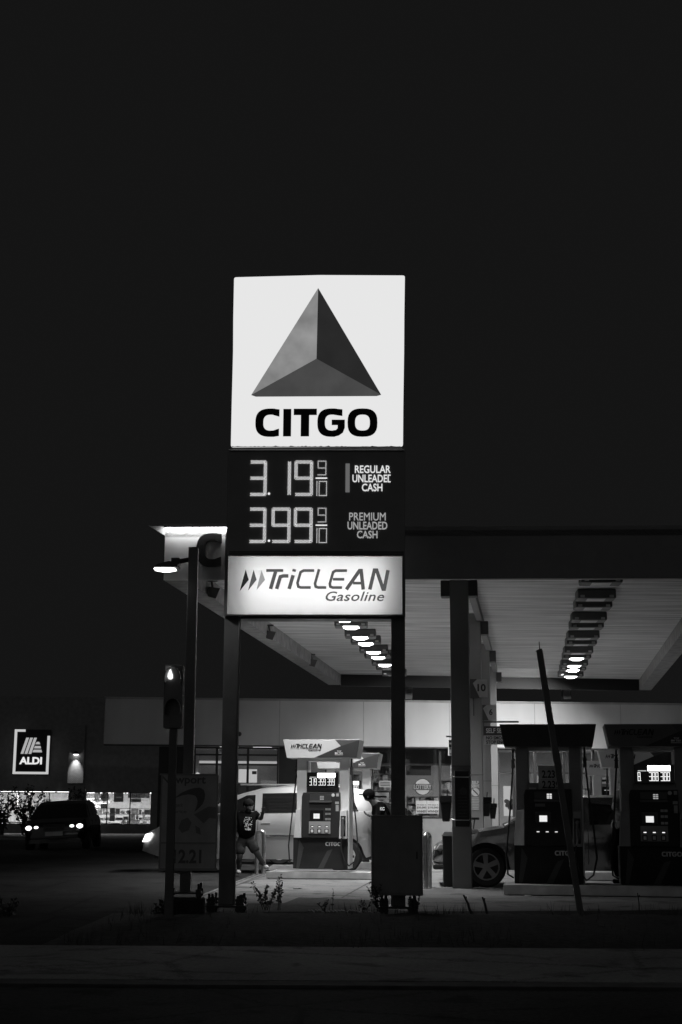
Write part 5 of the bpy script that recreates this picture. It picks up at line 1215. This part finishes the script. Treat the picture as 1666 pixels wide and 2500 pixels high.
for (x0, x1, yb, mull) in ((-60, 165, 2009, (20, 75, 120)), (209, 367, 2014, (262, 318))):
    q = GP.rect(x0, 1933, x1, yb, .15); m = MB(); m.box(q[0], q[1], .12, .2, q[3]-.06, q[3]); m.box(q[0], q[1], .12, .2, q[2], q[2]+.06)
    for p_ in mull: xx = GP.l(p_, 1970, .15)[0]; m.box(xx-.03, xx+.03, .122, .198, q[2]+.06, q[3]-.06)
    f = m.build('window', FRM, gro); bx('pane', GLASS, f, q[0], q[1], .155, .16, q[2]+.06, q[3]-.06)
zc = GP.l(100, 1929)[1]
m = MB()
for x in range(-50, 380, 34):
    xx = GP.l(x, 1936, 1.2)[0]; m.box(xx-.33, xx+.33, 1.2, 1.35, zc-.12, zc-.05)
m.build('tube_light', E('grocery_tube', 1, 6.), gro)
for x in (10, 110, 240, 330):
    l = bpy.data.lights.new('grocery_light', 'AREA'); l.size = 2; l.energy = 600; lo = bpy.data.objects.new('grocery_light', l); C.objects.link(lo); lo.parent = gro; lo.location = (GP.l(x, 1950, 3)[0], 3.2, zc-.15)
def ginside(name, label, cat, px, y):
    q = GP.rect(*px, y=y); c = GP.o+GP.u*((q[0]+q[1])/2)+GP.n*y
    t = thing(name, label, cat, (c.x, c.y, q[2]), GP.yaw); return t, (q[1]-q[0])/2, q[3]-q[2]
# sign box
t, hw, h = ginside('logo_sign', 'black square logo sign with a glowing white border high on the grocery store', 'sign', (34, 1781, 121, 1890), -.32)
sb_ = MB().box(-hw, hw, 0, .30, 0, h).build('sign_box', MBLACK, t)
m = MB(); bw = .14; BD = E('sign_border', .55)
for r in ((-hw, -hw+bw, 0, h), (hw-bw, hw, 0, h*.86), (-hw+bw, hw-bw, 0, bw*.9), (-hw+bw, -hw+bw+hw*.46, h-bw*.9, h)): m.box(r[0], r[1], -.03, -.002, r[2], r[3])
m.build('border', BD, sb_)
XX = lambda x: -hw+2*hw*(x-124)/(460-124); ZZ = lambda y: h*(1083-y)/(1083-672)
mk = E('sign_stripe', .42); m = MB()
for d in (0, 37, 74): m.prism([(XX(190+d), ZZ(897)), (XX(216+d), ZZ(897)), (XX(262+d), ZZ(748)), (XX(236+d), ZZ(748))], -.03, -.002)
m.prism([(XX(300), ZZ(882)), (XX(391), ZZ(882)), (XX(384), ZZ(858)), (XX(312), ZZ(858))], -.03, -.002); m.prism([(XX(314), ZZ(846)), (XX(380), ZZ(846)), (XX(374), ZZ(824)), (XX(322), ZZ(824))], -.03, -.002); m.prism([(XX(324), ZZ(808)), (XX(370), ZZ(808)), (XX(360), ZZ(786)), (XX(338), ZZ(786))], -.03, -.002)
m.build('stripes', mk, sb_)
text('lettering', 'ALDI', E('sign_letter', .85), sb_, (XX(182), XX(394), ZZ(993), ZZ(926)), -.004, .03, .035)
# wall lamp on the pilaster
t, hw, h = ginside('wall_lamp', 'small wall lamp shining down the brick pilaster right of the logo sign', 'wall lamp', (180, 1834, 192, 1846), -.40)
MB().hull2([(-.16, -.1, h*.4), (.16, -.1, h*.4), (.16, .12, h*.4), (-.16, .12, h*.4)], [(-.06, -.02, h), (.06, -.02, h), (.06, .12, h), (-.06, .12, h)]).build('shade', MDARK, t)
bx('bulb', E('wall_bulb', 1, 3.0), t, -.12, .12, -.08, .10, h*.2, h*.39)
l = bpy.data.lights.new('wall_lamp_beam', 'SPOT'); l.energy = 60; l.spot_size = R(60); l.spot_blend = .7; l.shadow_soft_size = .08
lo = bpy.data.objects.new('wall_lamp_beam', l); C.objects.link(lo); lo.parent = t; lo.location = (0, -.12, h*.1); lo.rotation_euler = (R(18), 0, 0)
# things inside the grocery windows
def gshelf(label, px, y, rows, bright):
    t, hw, h = ginside('display_shelf', label, 'shelf', px, y); m = MB()
    for r in range(rows+1): m.box(-hw, hw, 0, .5, h*r/rows-.02, h*r/rows+.02)
    m.build('shelf', M('shelf_metal', .25, .5), t); bms = [MB() for _ in goods]
    for r in range(rows):
        x = -hw
        while x < hw-.08:
            wd = random.uniform(.12, .45); k = random.choice(bright); g = random.uniform(.3, 1.0)*h/rows
            if random.random() < .4: bms[k].ball((x+wd/2, .2, h*r/rows+.02+g/2), wd*.5, 7, (1, 1, min(2, g/wd)))
            else: bms[k].box(x, x+wd*.9, random.uniform(0, .2), .45, h*r/rows+.021, h*r/rows+.02+g)
            x += wd
    for k, mm in enumerate(bms): tag(mm.build('goods', goods[k], t), kind='stuff')
gshelf('bright heaped display of goods low in the right grocery window', (212, 1974, 366, 2016), 1.4, 3, (0, 0, 0, 1, 2, 3))
gshelf('row of small bright goods low in the left grocery window', (60, 1960, 164, 2008), 2.2, 3, (0, 1, 2, 3, 3))
gshelf('grey shelf of goods behind the round sign in the right grocery window', (205, 1950, 262, 1985), 3.5, 3, (1, 2, 3))
t, hw, h = ginside('round_poster', 'bright round poster in the right grocery window', 'poster', (246, 1934, 266, 1957), .4)
MB().disc(0, h/2, h/2, -.02, 0, 24).build('disc', MWHITE, t); m = MB(); m.disc(-.05, h*.52, h*.18, -.03, -.0205, 9); m.build('picture', goods[2], t)
t, hw, h = ginside('white_panel', 'tall white panel left of the round poster in the grocery window', 'panel', (231, 1934, 243, 1957), .6)
bx('sheet', MWHITE, t, -hw, hw, 0, .05, 0, h); bx('edge', MDARK, t, hw, hw+.03, 0, .05, 0, h)
t, hw, h = ginside('hanging_banner', 'pale lettered banner hanging in the right grocery window', 'banner', (313, 1936, 366, 1948), .5)
bx('cloth', M('banner_grey', .3, .7), t, -hw, hw, 0, .03, 0, h); text('lettering', 'ALDI fresh', MWHITE, t, (-hw*.95, hw*.5, h*.2, h*.85), -.001, .02, .03); text('lettering', 'Bu', MWHITE, t, (hw*.6, hw*.95, h*.2, h*.85), -.001, .02, .03)
t, hw, h = ginside('price_card', 'rounded white price card under the hanging banner', 'sign', (320, 1949, 345, 1959), .5)
MB().box(-hw, hw, 0, .03, 0, h).build('card', M('card_white', .6, .6), t, .04); text('lettering', 'FRESH', INK, t, (-hw*.7, hw*.7, h*.25, h*.75), -.001, .02, .03)
for k, px in enumerate(((278, 1934, 302, 1958), (246, 1962, 262, 1973), (268, 1972, 281, 2005))):
    t, hw, h = ginside('dark_board', ['dark square board hanging in the middle of the right grocery window', 'small dark rounded sign below the round poster', 'upright dark display stand in the right grocery window'][k], 'board', px, .8)
    MB().box(-hw, hw, 0, .06, 0, h).build('board', M('board_dark', .03, .5), t, .03); bx('stripe', goods[2], t, -hw*.6, hw*.6, -.004, -.001, h*.4, h*.55)
for k, px in enumerate(((30, 1936, 42, 2008), (66, 1934, 74, 2008), (14, 1963, 40, 1976))):
    t, hw, h = ginside('white_column', ['white column inside the left grocery window', 'second thinner white column inside the left grocery window', 'white box shelf between columns in the left grocery window'][k], 'column', px, 1.6)
    bx('shaft', MWHITE, t, -hw, hw, 0, .3, 0, h); bx('band', goods[2], t, -hw-.02, hw+.02, -.02, .3, h*.45, h*.52)
# dark shrubs in front of the windows
def shrub(name, label, base, h, wd, n, leaf, mat, seed, stems=5, dep=None, cat='shrub', group=None):
    rnd = random.Random(seed); t = thing(name, label, cat, base, 0, group); m = MB(); s_ = MB()
    for k in range(stems):
        a = rnd.uniform(0, 6.28); top = Vector((rnd.uniform(-1, 1)*wd*.42, rnd.uniform(-1, 1)*(dep or wd)*.42, h*rnd.uniform(.65, 1)))
        b = Vector((rnd.uniform(-1, 1)*wd*.08, rnd.uniform(-1, 1)*wd*.05, 0)); mid = b.lerp(top, .5)+Vector((rnd.uniform(-1, 1)*wd*.06, 0, h*.04))
        s_.tube([b, mid, top], [leaf*.10, leaf*.08, leaf*.04], 5)
        for j in range(n//stems):
            f = rnd.uniform(.12, 1.02)**.8; p_ = (b.lerp(mid, f*2) if f < .5 else mid.lerp(top, (f-.5)*2))
            d = Vector((rnd.gauss(0, 1), rnd.gauss(0, 1), rnd.gauss(.35, .7))).normalized(); sd = d.orthogonal().normalized(); sd.rotate(Matrix.Rotation(rnd.uniform(0, 6.28), 3, d))
            L = leaf*rnd.uniform(.6, 1.25)*(1.1-.45*f); wv = L*.30; st = p_+d*leaf*rnd.uniform(.0, .25)
            m.face([st, st+d*L*.35+sd*wv, st+d*L, st+d*L*.35-sd*wv])
    s_.build('stems', M('stem', .03, .8), t); m.build('leaves', mat, t); return t
LEAF = M('leaf_dark', .06, .6, var=.4, scale=9)
shrub('street_shrub', 'leafy dark shrub covering the left part of the grocery window', W(62, 2040, 74), 2.5, 2.3, 520, .24, LEAF, 3, 12)
shrub('street_shrub', 'broad dark shrub under the tubes in front of the grocery window', W(118, 2040, 74), 1.9, 3.0, 600, .24, LEAF, 4, 14)
shrub('street_shrub', 'small dark shrub at the far left edge before the grocery window', W(4, 2040, 73), 2.0, 1.2, 260, .24, LEAF, 5, 9)
shrub('street_shrub', 'thin dark shrub beside the brick pier of the grocery store', W(186, 2040, 74), 2.6, 1.3, 420, .22, LEAF, 6, 8)
t = thing('guard_rail', 'low two-bar guard rail with dotted lower bar at the far left edge', 'guard rail', W(0, 2075, 60)); q = Pl(t.location, 0)
z1_, z2_ = q.l(30, 2049)[1], q.l(30, 2058)[1]; xe = q.l(64, 2050)[0]
m = MB(); m.box(-4, xe, -.03, .03, z1_-.03, z1_+.03); m.box(-4, xe, -.03, .03, z2_-.05, z2_+.05); m.build('bar', M('rail_grey', .3, .5, .3), t)
for k in range(4): xx = q.l(4+20*k, 2058)[0]; MB().box(xx-.05, xx+.05, .035, .12, -.1, z1_).build('post', MDARK, t)
m = MB()
for k in range(4): xx = q.l(18+13*k, 2058)[0]; m.disc(xx, z2_, .07, -.05, -.031, 10)
m.build('reflectors', M('reflector', .9, .4), t)
# ================================================================== WEEDS AND STAKES IN THE VERGE
LEAF2 = M('weed_leaf', .10, .7, var=.4, scale=20)
def weed(label, px, py, h, wd, n, seed, leaf=.055, stems=6): shrub('weed', label, W(px, py, 16.6), h, wd, int(n*1.5), leaf*.78, LEAF2, seed, stems, wd*.5, 'weed')
weed('bushy leafy weed right of the left sign post', 648, 2222, .32, .42, 190, 11)
weed('taller sprig of the weed cluster right of the left sign post', 682, 2222, .40, .18, 70, 12, .055, 3)
weed('low weed between the two sign posts', 795, 2230, .16, .2, 36, 13, .05, 3)
weed('thin upright weed left of the right sign post', 812, 2228, .26, .05, 14, 14, .04, 1)
weed('weed clump against the right sign post base', 922, 2226, .36, .26, 130, 15, .05, 5)
weed('small weed left of the black sign panel foot', 890, 2230, .16, .24, 50, 16, .045, 4)
weed('weed clump right of the right sign post base', 1012, 2224, .17, .22, 60, 17, .045, 4)
weed('grassy weed beside the lamp post plinth', 388, 2258, .30, .3, 60, 18, .09, 7)
weed('grassy weed at the far left of the verge', 20, 2262, .34, .4, 70, 19, .09, 8)
for k, (a, b) in enumerate((((1152, 2226), (1132, 2185)), ((1190, 2226), (1178, 2190)), ((1562, 2226), (1557, 2180)))):
    p0, p1_ = W(*a, 16.6), W(*b, 16.6); t = thing('stake', ['short dark stake leaning left, beside the black panel', 'second short dark stake, thinner, leaning left', 'thin upright twig stake below the right edge pump'][k], 'stake', p0)
    MB().tube([(0, 0, -.05), (p1_-p0)*.5+Vector((.004, 0, 0)), p1_-p0], [.016, .014, .009] if k < 2 else .006, 6).build('shaft', MDARK, t); MB().tube([(p1_-p0)*.7, (p1_-p0)*.85+Vector((.02, 0, .01))], .006, 5).build('twig', MDARK, t)

# thin dry grass standing along the verge: nobody could count it
gr = MB()
for k in range(2600):
    x = random.uniform(-2.4, 11.5); y = random.uniform(13.2, 16.9); 
    if random.random() < .55: y = random.choice((13.0, 16.7))+random.gauss(0, .18)
    cl = math.sin(x*2.3)+math.sin(x*5.1+1)
    if cl < random.uniform(-1.2, 1.6): continue
    h_ = random.uniform(.04, .16); dx, dy = random.gauss(0, .035), random.gauss(0, .03); wv = .004
    gr.face([(x-wv, y, .02), (x+wv, y, .02), (x+dx, y+dy, .05+h_)])
tag(gr.build('verge_grass', M('dry_grass', .10, .9, var=.4, scale=6)), 'thin tufts of dry grass growing along the dark soil verge', 'grass', kind='stuff')
# scraps of litter on the verge and forecourt
for k, (px, py, lab) in enumerate(((1006, 2002*0+2196, 'small pale scrap of paper on the forecourt right of the black cabinet'), (1290, 2188, 'tiny pale paper scrap in front of the right pump island'), (726, 2170, 'flat drain cover scrap on the slab between the sign posts'))):
    p_ = G(px, py, .012); t = MB(); t.hull2([(-.06, -.03, 0), (.05, -.04, .002), (.07, .03, .0), (-.04, .04, .004)], [(-.06, -.03, .006), (.05, -.04, .012), (.07, .03, .006), (-.04, .04, .014)])
    o = t.build('paper_scrap' if k < 2 else 'drain_cover', M('scrap_paper', .6, .8) if k < 2 else MDARK, loc=p_); tag(o, lab, 'litter' if k < 2 else 'drain cover')
